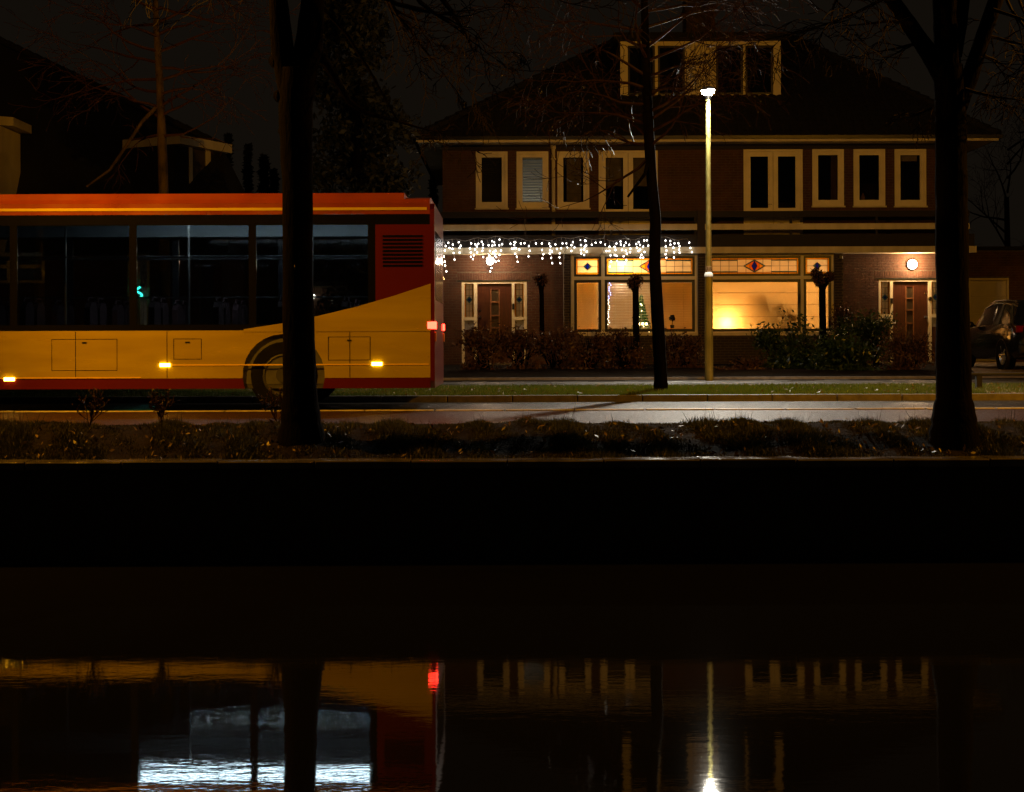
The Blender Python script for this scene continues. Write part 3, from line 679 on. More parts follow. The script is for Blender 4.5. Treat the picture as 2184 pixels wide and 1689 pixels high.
# ---- entrance lamps
wl = thing("wall_lamp", (hx(1945,YF), YF-.01, hz(564,YF,1945)), "round glowing bulkhead lamp on the brick wall above the right front door", "lamp")
c = (hx(1945,YF), YF-.012, hz(564,YF,1945))
MB().lathe([(.15,0),(.155,-.03),(.14,-.05)], c, 20, 'y').build("base_ring", M['black'], wl)
MB().lathe([(.135,-.04),(.13,-.08),(.09,-.12),(.02,-.135)], c, 20, 'y').build("dome", emit("lamp_dome", (1,.78,.55), 22), wl, smooth=True)
point(wl, (c[0], c[1]-.25, c[2]), 120, (1,.60,.30), .1)
ln = thing("porch_lantern", (hx(1046,38.4), 38.4, hz(540,38.4,1046)), "glass porch lantern with black cap hanging over the left front door", "lamp")
c = (hx(1046,38.4), 38.4, hz(556,38.4,1046))
MB().lathe([(.02,.2),(.03,.17),(.1,.12),(.12,.09),(.03,.085)], c, 12).build("cap", M['black'], ln)
MB().lathe([(.05,-.11),(.10,-.04),(.10,.05),(.07,.085)], c, 14).build("glass_jar", emit("lantern_glow", (1,.8,.62), 26), ln, smooth=True)
MB().tube([(c[0],c[1],c[2]+.2),(c[0],c[1],fz0+.02)], .012, 6).build("stem", M['black'], ln)
MB().lathe([(.05,-.112),(.03,-.14),(.005,-.15)], c, 10).build("finial", M['black'], ln)
point(ln, (c[0], c[1]-.16, c[2]-.02), 75, (1,.63,.36), .08)
for a in (1207, 1793):
    s = thing("camera_box", (hx(a,38.1), 38.1, hz(548,38.1,a)), "small dark sensor box under the fascia on the %s pier" % ("left" if a < 1500 else "right"), "sensor")
    MB().bevbox(hx(a-4,38.1), hx(a+4,38.1), 38.05, 38.14, hz(553,38.1,a), hz(545,38.1,a), .01).build("housing", M['black'], s)
    MB().box(hx(a-1,38.1), hx(a+1,38.1), 38.08, 38.12, hz(545,38.1,a), fz0-.004).build("bracket", M['black'], s)
# ---------------------------------------------------------------- rooms behind the bay windows
M_shade = mat("pleated_shade", (.95,.58,.2), .8, var=.04, scale=1.2, transl=.85)
M_sheer = mat("sheer_curtain", (.85,.66,.45), .8, var=.06, scale=3, transl=.8)
_nt = M_sheer.node_tree; _o = _nt.nodes["Material Output"]; _l = _o.inputs[0].links[0].from_socket; _t = _nt.nodes.new("ShaderNodeBsdfTransparent"); _m = _nt.nodes.new("ShaderNodeMixShader")
_m.inputs[0].default_value = .6; _nt.links.new(_l, _m.inputs[1]); _nt.links.new(_t.outputs[0], _m.inputs[2]); _nt.links.new(_m.outputs[0], _o.inputs[0])
for gi, lab in ((2, "wide amber pleated shade with four seams in the right bay window"), (3, "narrow amber pleated shade beside the wide one in the right bay")):
    g_ = BGL[gi]; t = thing("pleated_shade", ((g_[0]+g_[1])/2, YB+.12, g_[3]), lab, "blind")
    n = 4; hs = (g_[3]-g_[2]+.06)/n*.985
    for k in range(n):
        z1_ = g_[3]+.04-k*hs
        MB().add([(g_[0]-.03,YB+.12,z1_),(g_[1]+.03,YB+.12,z1_),(g_[1]+.03,YB+.125,z1_-hs+.004),(g_[0]-.03,YB+.125,z1_-hs+.004)], [(0,1,2,3)]).build("fold", M_shade, t)
        MB().box(g_[0]-.03, g_[1]+.03, YB+.117, YB+.13, z1_-hs-.003, z1_-hs+.006).build("batten", mat("shade_batten", (.4,.2,.07), .8), t)
# curtain behind the shade (right part)
cu = MB(); n = 60; cx0, cx1 = hx(1596,39), hx(1703,39); vs = []
for i in range(n+1):
    u = i/n; yy = 39.15+.035*math.sin(u*58)+.02*math.sin(u*23+1)
    vs += [(cx0+(cx1-cx0)*u, yy, bz_sill+.05), (cx0+(cx1-cx0)*u, yy-.0, bz_top-.02)]
cu.add(vs, [(2*i, 2*i+2, 2*i+3, 2*i+1) for i in range(n)])
cuo = cu.build("sheer_curtain", M_sheer, smooth=True); tag(cuo, "pale sheer curtain hanging in soft folds in the right bay window", "curtain")
tl = thing("table_lamp", P(1545,700,38.75), "small table lamp glowing white-hot at the lower left of the right bay window", "lamp")
c = P(1545, 703, 38.75)
MB().lathe([(.07,0),(.075,.02),(.02,.03),(.02,.06)], c, 12).build("base", M['white'], tl)
MB().ball((c.x,c.y,c.z+.17), .115, 14, 8).build("globe", emit("globe_glow", (1,.72,.4), 60), tl, smooth=True)
point(tl, (c.x, c.y-.13, c.z+.18), 46, (1,.62,.26), .06)
c = P(1528, 703, 38.7); tc_ = thing("tea_light", c, "tiny tea light beside the glowing table lamp", "candle")
MB().lathe([(.03,0),(.03,.03),(.028,.032)], c, 10).build("cup", M['chrome'], tc_); MB().ball((c.x,c.y,c.z+.055), .018, 8, 5, 1.5).build("flame", emit("flame", (1,.7,.3), 40), tc_)
fl = thing("unlit_lamp", (hx(1622,38.74), 38.74, bz_sill+.03), "unlit lamp with tapered shade silhouetted in the right bay window", "lamp")
c = (hx(1622,38.74), 38.74, 0); zt = hz(627,38.95,1620); zb = hz(665,38.95,1620)
MB().lathe([(.31,zb),(.21,zt)], c, 20).build("lamp_shade", mat("linen_shade", (.25,.16,.08), .8), fl)
MB().lathe([(.13,bz_sill+.031),(.13,bz_sill+.05),(.03,bz_sill+.07),(.02,zb+.1)], c, 12).build("stand", M['black'], fl)
def leafcloud(pts, size, m, name, parent, kind=None, flat=0.6):
    """many leaf-sized rhombs at the given points"""
    pts = np.asarray(pts); n = len(pts)
    a = rng.normal(size=(n,3)); a /= np.linalg.norm(a, axis=1)[:,None]; b_ = rng.normal(size=(n,3)); b_ -= (b_*a).sum(1)[:,None]*a; b_ /= np.linalg.norm(b_, axis=1)[:,None]
    s = size*rng.uniform(.6, 1.4, (n,1))
    V = np.stack([pts-a*s, pts+b_*s*.42, pts+a*s, pts-b_*s*.42], 1).reshape(-1,3)
    return fastmesh(name, V, np.arange(4*n).reshape(n,4), m, parent, kind)
def blob(n, c, rad, hollow=.4):
    d = rng.normal(size=(n,3)); d /= np.linalg.norm(d, axis=1)[:,None]; r_ = rng.uniform(hollow, 1, (n,1))**.6
    return np.asarray(c)+d*r_*np.asarray(rad)
def houseplant(c, r, lab, m, pot=True, ball=False):
    t = thing("potted_plant", c, lab, "plant")
    MB().lathe([(r*.35,0),(r*.45,r*.7),(r*.4,r*.7)], c, 12).build("pot", mat("dark_pot", (.03,.025,.02), .5), t)
    MB().tube([(c[0],c[1],c[2]+r*.6),(c[0]+.01,c[1],c[2]+r*1.6)], .012, 5).build("stem", M['bark'], t)
    leafcloud(blob(260, (c[0],c[1],c[2]+r*1.7), (r,r*.7,r*(1.0 if not ball else .9))), r*.18, m, "foliage", t)
houseplant(P(1668,712,38.6), .33, "bushy houseplant silhouetted right of the unlit lamp in the bay window", M['leafgreen'])
houseplant(P(1640,708,38.55), .16, "small leafy houseplant beside the unlit lamp's stand", M['leafgreen'])
houseplant(P(1692,708,38.55), .2, "leafy houseplant at the right edge of the wide pleated shade", M['leafgreen'])
pd = thing("pendant_lamp", (hx(1668,41), 41.0, 3.37), "white pendant lamp shining behind the right bay window", "lamp")
c = (hx(1668,41), 41.0, 2.85)
MB().tube([(c[0],c[1],c[2]+.1),(c[0],c[1],3.376)], .008, 5).build("cord", M['black'], pd)
MB().ball(c, .14, 14, 8).build("globe", emit("pendant_glow", (1,.8,.52), 12), pd, smooth=True)
point(pd, (c[0], c[1]-.2, c[2]), 190, (1,.72,.42), .06)
# left room
g0, g1 = BGL[0], BGL[1]; YV = YB+.12
slat_blind("venetian_blind", "closed amber venetian blind in the narrow light of the left bay", (g0[0]-.01, g0[1]-.02, g0[2], g0[3]+.03), YV, 19, R(58), M_slat_warm)
xm = hx(1388, YB)
slat_blind("venetian_blind", "open white venetian blind showing the lit room in the left bay", (g1[0]-.01, xm-.01, g1[2], g1[3]+.03), YV, 17, R(4), mat("white_slat", (.8,.72,.6), .4, var=.04), closed=False)
slat_blind("venetian_blind", "closed amber venetian blind right of the tree trunk in the left bay", (xm+.01, g1[1]+.01, g1[2], g1[3]+.03), YV, 19, R(58), M_slat_warm)
gp = thing("ceiling_globe", (hx(1325,38.58), 38.58, bz_top), "bright globe lamp behind the leaded top light of the left bay", "lamp")
c = (hx(1325,38.58), 38.58, hz(566,38.58,1325))
MB().ball(c, .15, 16, 10).build("globe", emit("ceiling_glow", (1,.78,.5), 30), gp, smooth=True)
MB().tube([(c[0],c[1],c[2]+.14),(c[0],c[1],bz_top+.001)], .012, 6).build("stem", M['chrome'], gp)
point(gp, (c[0], c[1]-.17, c[2]), 24, (1,.75,.5), .06); point(gp, (c[0], c[1]+.3, c[2]-.1), 250, (1,.72,.45), .1)
xt = thing("christmas_tree", (hx(1368,40), 40.0, FLOORZ), "small green Christmas tree with warm lights behind the open venetian blind", "tree")
tp = []
for k in range(1500):
    u = random.random()**.7; a = random.random()*2*PI; r_ = .5*(u)*random.uniform(.5,1); tp.append((hx(1368,40)+r_*math.cos(a), 40+r_*math.sin(a)*.8, 2.3-u*1.7))
leafcloud(tp, .05, mat("fir_needles", (.03,.10,.02), .5), "foliage", xt)
MB().tube([(hx(1368,40),40,FLOORZ),(hx(1368,40),40,2.3)], [.03,.01], 6).build("trunk", M['bark'], xt)
def small_bulbs(parent, pts, r_, m, name="bulb"):
    og = ORG[parent.name]; me = None
    for p in pts:
        if me is None:
            b_ = MB().ball((0,0,0), r_, 6, 4, 1.25); me = bpy.data.meshes.new(name); me.from_pydata(b_.v, [], b_.f); me.update(); me.materials.append(m)
        ob = bpy.data.objects.new(name, me); col.objects.link(ob); ob.parent = parent; ob.location = Vector(p)-Vector(og)
small_bulbs(xt, [tp[k] for k in range(0, 1500, 60)], .014, emit("warm_bulb", (1,.75,.4), 30))
fs_ = thing("fairy_lights", P(1296,620,YB+.06), "string of tiny blue and white lights down the left edge of the open blind", "lights")
pts = [P(1297+random.uniform(-2,8)*(1 if v < 635 else .4), v, YB+.07) for v in range(604, 694, 4)]
MB().tube(pts, .003, 4).build("cable", M['black'], fs_)
small_bulbs(fs_, pts[:9], .012, emit("blue_bulb", (.25,.3,1), 14)); small_bulbs(fs_, pts[9:], .010, emit("tiny_white_bulb", (1,.9,.75), 12))
for x, y, lab in ((1282,702,"round dark houseplant on the left bay sill, nearest the mullion"), (1357,700,"round dark houseplant on the left bay sill, behind the pollarded tree"), (1434,700,"round ball-shaped houseplant on the sill in front of the closed right blind")):
    p = P(x, y, YB+.045); 
    t = thing("sill_plant", p, lab, "plant")
    MB().lathe([(.05,0),(.06,.09),(.05,.09)], p, 10).build("pot", MATS["dark_pot"], t)
    MB().tube([(p.x,p.y,p.z+.08),(p.x,p.y,p.z+.26)], .008, 5).build("stem", M['bark'], t)
    leafcloud(blob(220, (p.x,p.y-.01,p.z+.28), (.1,.05,.09), .2), .025, M['conifer'], "foliage", t)
for x, lab in ((1363,"candle glowing on the left bay sill, left one"), (1371,"candle glowing on the left bay sill, middle one"), (1379,"candle glowing on the left bay sill, next to the trunk")):
    p = P(x, 700, YB+.05); t = thing("candle", p, lab, "candle")
    MB().lathe([(.025,0),(.025,.09),(.022,.092)], p, 8).build("wax", M['white'], t); MB().ball((p.x,p.y,p.z+.12), .022, 8, 5, 1.5).build("flame", MATS["flame"], t)
# dim hall lights behind the two entrances
for x, lab in ((1062, "hall lamp behind the left front door"), (1945, "hall lamp behind the right front door")):
    c = (hx(x,40.5), 40.5, 2.9); t = thing("hall_lamp", (c[0],c[1],3.37), lab, "lamp")
    MB().ball(c, .1, 12, 6).build("globe", emit("hall_glow", (1,.75,.42), 3), t, smooth=True); MB().tube([(c[0],c[1],c[2]+.09),(c[0],c[1],3.376)], .01, 5).build("stem", M['chrome'], t)
    point(t, (c[0], c[1]-.16, c[2]-.05), 16, (1,.7,.36), .08)

# ---------------------------------------------------------------- icicle lights along the left fascia
YI = 37.86
ic = thing("icicle_lights", P(1195, 510, YI), "white icicle string lights dangling along the left half of the balcony fascia", "lights")
wire = MB(); bulbs = []; top = []
xs_ = list(np.arange(937, 1474, 9.3))
for i, x in enumerate(xs_):
    yt = 509+3*math.sin(i*.35)+2.5*math.sin(i*1.3); top.append(P(x, yt, YI))
    if random.random() < .10: continue
    nb_ = random.choice([1,2,2,3,3,4,4,5,6]); pts = [P(x, yt, YI)]; yy = yt; xx = x+random.uniform(-3,3)
    for k in range(nb_):
        yy += random.uniform(5.5, 14); xx += random.uniform(-3.5, 3.5)
        q_ = P(xx, yy, YI+random.uniform(-.04, .03)); pts.append(q_); bulbs.append(q_)
    if len(pts) > 1: wire.tube(pts, .004, 3, cap=False)
lx = [(937,512),(928,517),(921,526),(917,536),(914,546),(920,552),(925,556),(930,560),(928,567),(924,573)]
wire.tube([P(a, b_, YI) for a, b_ in lx], .004, 3, cap=False)
for a, b_ in lx[1:]:
    for k in range(2): bulbs.append(P(a+random.uniform(-4,4), b_+random.uniform(-4,4), YI))
for k in range(14): bulbs.append(P(random.uniform(925,945), random.uniform(514,535), YI))
wire.tube(top, .005, 4, cap=False); wire.build("cable", mat("clear_cable", (.35,.33,.3), .4), ic)
small_bulbs(ic, bulbs[:290], .0175, emit("icicle_bulb", (1,.93,.88), 9))

# ---------------------------------------------------------------- street lamps
def street_lamp(x, Y, ztop, zb, label, c, watts, es, spot=False, headcol=(1,1,1)):
    t = thing("street_lamp", (x, Y, zb), label, "street lamp")
    zc = zb+(ztop-zb)*.36
    MB().lathe([(.085,zb-.1),(.082,zb+1.0),(.078,zc)], (x,Y,0), 18).build("lower_pole", M['steel'], t, smooth=True)
    MB().lathe([(.079,zc-.01),(.088,zc+.0),(.086,zc+.05),(.062,zc+.09)], (x,Y,0), 18).build("collar", mat("pale_collar", (.5,.5,.46), .4), t, smooth=True)
    MB().lathe([(.060,zc+.06),(.052,zc+1.5),(.045,ztop-.12)], (x,Y,0), 16).build("upper_pole", M['steel'], t, smooth=True)
    hd = MB().lathe([(.05,ztop-.16),(.06,ztop-.12),(.07,ztop-.05)], (x,Y,0), 14); hd.lathe([(.15,ztop+.03),(.14,ztop+.06),(.09,ztop+.09),(.03,ztop+.10)], (x,Y,0), 20)
    hd.build("lamp_head", M['black'], t, smooth=True)
    MB().lathe([(.03,ztop-.09),(.08,ztop-.075),(.12,ztop-.035),(.135,ztop+.01),(.135,ztop+.029)], (x,Y,0), 20).build("lens", emit("lens_%d" % int(es*10+watts), headcol, es), t, smooth=True)
    if spot:
        d = bpy.data.lights.new("lamp_light", 'SPOT'); d.energy = watts; d.color = c; d.shadow_soft_size = .1; d.spot_size = R(118); d.spot_blend = 1.0
        o = bpy.data.objects.new("lamp_light", d); col.objects.link(o); o.parent = t; o.location = (0, -.1, ztop-.13-zb); o.rotation_euler = (R(-26), 0, 0)
        point(t, (x, Y-.34, ztop-.1), watts*.011, c, .12)
    else: point(t, (x, Y-.34, ztop-.14), watts, c, .12)
    return t, zc
YP = 27.9; px_, pz_ = hx(1512,YP), .145
sl_, zc = street_lamp(px_, YP, hz(195,YP,1512), pz_, "tall galvanised lamp post with bright white head on the pavement in front of the houses", (1,.92,.76), 4600, 90, spot=True)
# number sticker on the pole
MB().lathe([(.0625,zc+.10),(.0625,zc+.21)], (px_,YP,0), 18).build("number_sticker", mat("sticker_white", (.5,.42,.36), .5), sl_)
fc = bpy.data.curves.new("pole_number", 'FONT'); fc.body = "315"; fc.size = .075; fc.align_x = 'CENTER'
fo = bpy.data.objects.new("tmp_text", fc); col.objects.link(fo); bpy.context.view_layer.update()
me = bpy.data.meshes.new_from_object(fo.evaluated_get(bpy.context.evaluated_depsgraph_get())); bpy.data.objects.remove(fo)
no = link("pole_number", me, M['black'], sl_); no.rotation_euler = (PI/2, 0, 0); no.location = (0, -.066, zc+.13-pz_)
# the same street's amber lamps on the canal side, one to each side of the picture
street_lamp(-7.6, 15.45, 5.6, .0, "amber street lamp on the canal bank, the one left of the bus", AMBER, 1950, 5, headcol=(1,.5,.1))
street_lamp(12.2, 15.4, 7.4, .0, "amber street lamp on the canal bank, the one right of the driveway", AMBER, 3600, 5, headcol=(1,.5,.1))

# ---------------------------------------------------------------- the bus
BX1 = hx(927, Y_BUS); BX0 = BX1-12.0; BY0, BY1 = Y_BUS, Y_BUS+2.45
bz = lambda y: CAMZ+(HOR-y)*Y_BUS/F+.0
bus = thing("city_bus", ((BX0+BX1)/2, (BY0+BY1)/2, 0), "red and yellow city bus with a black window band, tail at the big left trunk", "bus")
M_red = mat("bus_red", (.23,.038,.003), .35, var=.15, scale=2.5, coat=.3, rvar=.12); M_yel = mat("bus_yellow", (.50,.38,.009), .35, c2=(.36,.26,.010), scale=1.6, stretch=(.4,1,2.5), coat=.25, rvar=.15)
M_dred = mat("bus_dark_red", (.11,.006,.004), .35, var=.1, scale=1, coat=.4)
M_blk = mat("bus_black_glass", (.006,.006,.007), .12, spec=.5, var=.05); M_int = mat("bus_interior_panel", (.10,.115,.12), .6, var=.08)
M_bglass = glass("bus_tinted_glass", (.60,.63,.63))
zA, zB, zC, zD, zE, zF_, zG = .30, .44, 1.09, 1.17, 2.52, 2.66, 2.81
axles = [BX1-2.05, BX1-8.0]; AR = .56; WZ = .48
def arched(z0, z1):
    pts = [(BX0+.05, z0)]
    for ax in sorted(axles):
        a0 = math.asin(min(1, max(-1, (z0-WZ)/AR))); n = 14
        top_ = min(PI-a0, PI) 
        for k in range(n+1):
            t = PI-a0-(PI-2*a0)*k/n; zz = WZ+AR*math.sin(t); xx = ax+AR*math.cos(t)
            if zz > z1: zz = z1
            pts.append((xx, zz))
    pts += [(BX1-.06, z0), (BX1-.06, z1), (BX0+.05, z1)]
    return pts
def skirt_pieces(z0, z1):
    out = []; e = [BX0+.05]
    h = [math.sqrt(max(0, AR**2-(z-WZ)**2)) for z in (z0, z1)]
    xs2 = sorted(axles); seg = [BX0+.05]
    p = [(BX0+.05, z0), (xs2[0]-h[0], z0), (xs2[0]-h[1], z1), (BX0+.05, z1)]; out.append(p)
    out.append([(xs2[0]+h[0], z0), (xs2[1]-h[0], z0), (xs2[1]-h[1], z1), (xs2[0]+h[1], z1)])
    out.append([(xs2[1]+h[0], z0), (BX1-.06, z0), (BX1-.06, z1), (xs2[1]+h[1], z1)])
    return out
for sy, y0, y1 in ((0, BY0, BY0+.04), (1, BY1-.04, BY1)):
    MB().xz(arched(zB+.002, zC), y0, y1).build("side_panel", M_yel, bus)
    sk = MB()
    for p in skirt_pieces(zA, zB): sk.xz(p, y0+.004, y1-.004)
    sk.build("skirt", M_dred, bus)
    # window band: posts and panes
    bandm = MB().box(BX0+.05, BX1-.06, y0+.002, y1-.002, zC+.001, zD).box(BX0+.05, BX1-.06, y0+.002, y1-.002, zE, zF_)
    wx = list(np.arange(BX1-.85, BX0+.6, -1.62)); 
    for xx in wx: bandm.box(xx-.05, xx+.05, y0+.003, y1-.003, zD, zE)
    bandm.build("window_band", M_blk, bus)
    for k in range(len(wx)-1):
        MB().box(wx[k+1]+.05, wx[k]-.05, y0+.012, y0+.018, zD, zE).build("window_pane", M_bglass, bus)
    MB().box(BX1-.80, BX1-.06, y0+.001, y1-.001, zD, zE).build("rear_quarter_panel", M_dred, bus)
    MB().xz([(BX0+.05,zF_+.001),(BX1-.06,zF_+.001),(BX1-.06,zG),(BX0+.05,zG)], y0, y1).build("roof_rail", M_red, bus)
    yo = y0-.006 if sy == 0 else y1+.001
    MB().box(BX0+.1, BX1-.1, yo, yo+.005, 2.715, 2.752).build("roof_stripe", mat("bus_stripe", (.62,.46,.03), .25, var=.03), bus)
    # yellow sweep rising to the tail
    top_ = [(520,700),(600,688),(680,672),(760,653),(840,630),(927-8,604)]
    MB().xz([(hx(a, Y_BUS), bz(b_)) for a, b_ in top_]+[(hx(919,Y_BUS), zC-.02),(hx(520,Y_BUS), zC-.02)], yo, yo+.005).build("livery_sweep", M_yel, bus)
    ra = MB().box(hx(350,Y_BUS), BX1-.08, yo, yo+.004, .614, .632).box(BX0+.1, hx(300,Y_BUS), yo, yo+.004, .446, .462).build("light_trail_strip", mat("light_trail_yellow", (.95,.62,.06), .2, var=.02), bus)  # light trails of the marker lamps, painted on as thin yellow strips
MB().yz([(BY0+.05,zA),(BY1-.05,zA),(BY1,zA+.1),(BY1,zG-.1),(BY1-.1,zG),(BY0+.1,zG),(BY0,zG-.1),(BY0,zA+.1)], BX1-.06, BX1).build("rear_end", M_dred, bus)
MB().box(BX1-.005, BX1+.004, BY0+.25, BY1-.25, 1.5, 2.45).build("rear_window", M_blk, bus)
MB().yz([(BY0+.05,zA),(BY1-.05,zA),(BY1,zA+.1),(BY1,1.0),(BY0,1.0),(BY0,zA+.1)], BX0, BX0+.05).build("front_end", M_yel, bus)
MB().box(BX0+.01, BX0+.04, BY0+.03, BY1-.03, 1.001, 2.6).build("windscreen", M_bglass, bus)
rfm = MB().yz([(BY0,zG+.001),(BY1,zG+.001),(BY1-.06,zG+.06),(BY1-.3,zG+.1),(BY0+.3,zG+.1),(BY0+.06,zG+.06)], BX0+.05, BX1-.06).build("roof", M_red, bus)
MB().yz([(BY0+.03,zG+.012),(BY0+.12,zG+.15),(BY1-.12,zG+.15),(BY1-.03,zG+.012)], BX0+.8, hx(862,Y_BUS)).build("roof_pod", M_red, bus)
MB().box(BX0+.06, BX1-.07, BY0+.05, BY1-.05, .3, .36).build("floor", mat("bus_floor", (.06,.06,.06), .6), bus)
MB().box(BX0+.06, BX1-.07, BY0+.05, BY1-.05, 2.74, 2.79).build("ceiling", M_int, bus)
MB().box(BX0+.06, BX1-.07, BY1-.30, BY1-.05, 2.53, 2.738).build("ceiling_cove", M_int, bus)
MB().box(BX0+.06, BX1-.85, BY0+.045, BY0+.06, .36, 1.1).box(BX0+.06, BX1-.85, BY1-.06, BY1-.045, .36, 1.1).build("inner_lining", mat("bus_lining", (.10,.10,.11), .6), bus)
MB().box(BX1-.85, BX1-.8, BY0+.05, BY1-.05, .36, 2.739).build("rear_bulkhead", mat("bus_lining2", (.03,.025,.025), .6), bus)
for a, b_ in ((258, 430), (434, 606), (610, 782)):
    MB().box(hx(a,Y_BUS), hx(b_,Y_BUS), BY0+.88, BY0+.96, 2.715, 2.739).build("ceiling_light", emit("bus_led", (.72,.88,1), 75), bus)
M_seat = mat("bus_seat_fabric", (.014,.007,.008), .9, spec=.05, var=.3); me = None
for rowi in range(11):
    for yy in (BY0+.12, BY0+.58, BY1-1.0, BY1-.55):
        xx = BX1-1.25-rowi*.88
        if me is None:
            s_ = MB().bevbox(-.45,.0,0,.42,.42,.52,.03); s_.yz([(0.02,.5),(.40,.5),(.38,1.05),(.30,1.13),(.12,1.13),(.04,1.05)], -.03, .05); s_.box(-.3,-.2,.15,.25,0,.42); s_.tube([(.01,.06,1.13),(.01,.12,1.19),(.01,.30,1.19),(.01,.36,1.13)], .014, 5)
            me = bpy.data.meshes.new("seat"); me.from_pydata(s_.v, [], s_.f); me.update(); me.materials.append(M_seat)
        ob = bpy.data.objects.new("seat", me); col.objects.link(ob); ob.parent = bus; ob.location = (xx-bus.location.x, yy-bus.location.y, .36)
for yy, zz in ((BY0+.95, 2.15), (BY1-1.05, 2.15), (BY1-.1, 1.62)):
    MB().tube([(BX0+1,yy,zz),(BX1-1,yy,zz)], .017, 6).build("handrail", M['chrome'], bus)
for k in range(5):
    xx = BX1-1.8-k*1.76; MB().tube([(xx,BY0+1.0,.36),(xx,BY0+1.0,2.74)], .017, 6).build("grab_pole", mat("grab_grey", (.06,.06,.055), .4), bus)
for ax in axles:
    for s, yy in ((1, BY0+.03), (-1, BY1-.03)):
        wh = MB().lathe([(.30,0),(.44,.0),(.48,.04*s),(.48,.24*s),(.44,.28*s),(.2,.28*s)], (ax,yy,WZ), 28, 'y', cap=False).build("wheel", mat("tyre_rubber", (.008,.008,.008), .9, spec=.08), bus, smooth=True)
        MB().lathe([(.295,.06*s),(.30,.01*s),(.27,.0),(.25,.05*s),(.12,.06*s),(.11,-.0*s),(.03,-.0*s),(.001,0)], (ax,yy,WZ), 20, 'y', cap=False).build("rim", mat("bus_rim", (.05,.05,.05), .6, metal=.2), wh, smooth=True)
        nut = MB()
        for k in range(10): nut.lathe([(.014,0),(.014,-.03*s),(.004,-.034*s)], (ax+.165*math.cos(k*PI/5), yy+.055*s, WZ+.165*math.sin(k*PI/5)), 6, "y")
        nut.build("wheel_nuts", M["chrome"], wh)
    MB().box(ax-.56, ax+.56, BY0+.32, BY1-.32, .33, .34+.0).build("axle_plate", M['black'], bus)
    for yy in (BY0+.045, BY1-.345): MB().box(ax-.56, ax+.56, yy+.0, yy+.30, 1.04, 1.06).build("wheel_arch", M['black'], bus)
for x, y in ((352,776),(804,775),(20,805),(-242,805)):
    xx, zz = hx(x, Y_BUS), bz(y)
    mk = MB().bevbox(xx-.07, xx+.07, BY0-.022, BY0-.001, zz-.022, zz+.022, .008).build("side_marker_lamp", emit("marker_amber", (1,.55,.08), 22), bus)
# panel seams, service hatches and the engine grille on the canal side
for k, xx in enumerate(np.arange(BX1-1.15, BX0+.3, -1.24)):
    if min(abs(xx-a) for a in axles) > .62: MB().box(xx-.004, xx+.004, BY0-.002, BY0+.002, zB+.01, zC-.01).build("panel_seam", M_blk, bus)
for xa, xb, za, zb2 in ((hx(700,Y_BUS), hx(790,Y_BUS), .68, 1.0), (hx(110,Y_BUS), hx(250,Y_BUS), .55, .98), (hx(370,Y_BUS), hx(430,Y_BUS), .70, .98)):
    frame_mb(xa, xb, za, zb2, .006, BY0-.003, BY0+.001).build("hatch_outline", M_blk, bus)
    MB().box((xa+xb)/2-.03, (xa+xb)/2+.03, BY0-.006, BY0+.001, zb2-.06, zb2-.04).build("hatch_lock", M['black'], bus)
for k in range(9): MB().box(BX1-.70, BX1-.16, BY0-.008, BY0-.001, 1.95+k*.05, 1.975+k*.05).build("grille_slat", M_blk, bus)
tz = bz(693)
for yy in (BY0+.0, BY1-.16):
    MB().bevbox(BX1-.10, BX1+.02, yy-.012, yy+.16, tz-.05, tz+.05, .01).build("tail_lamp", emit("tail_red", (1,.03,.015), 16), bus)
    MB().bevbox(BX1-.02, BX1+.02, yy+.02, yy+.14, tz-.22, tz-.09, .01).build("indicator", mat("indicator_lens", (.5,.15,.01), .3), bus)

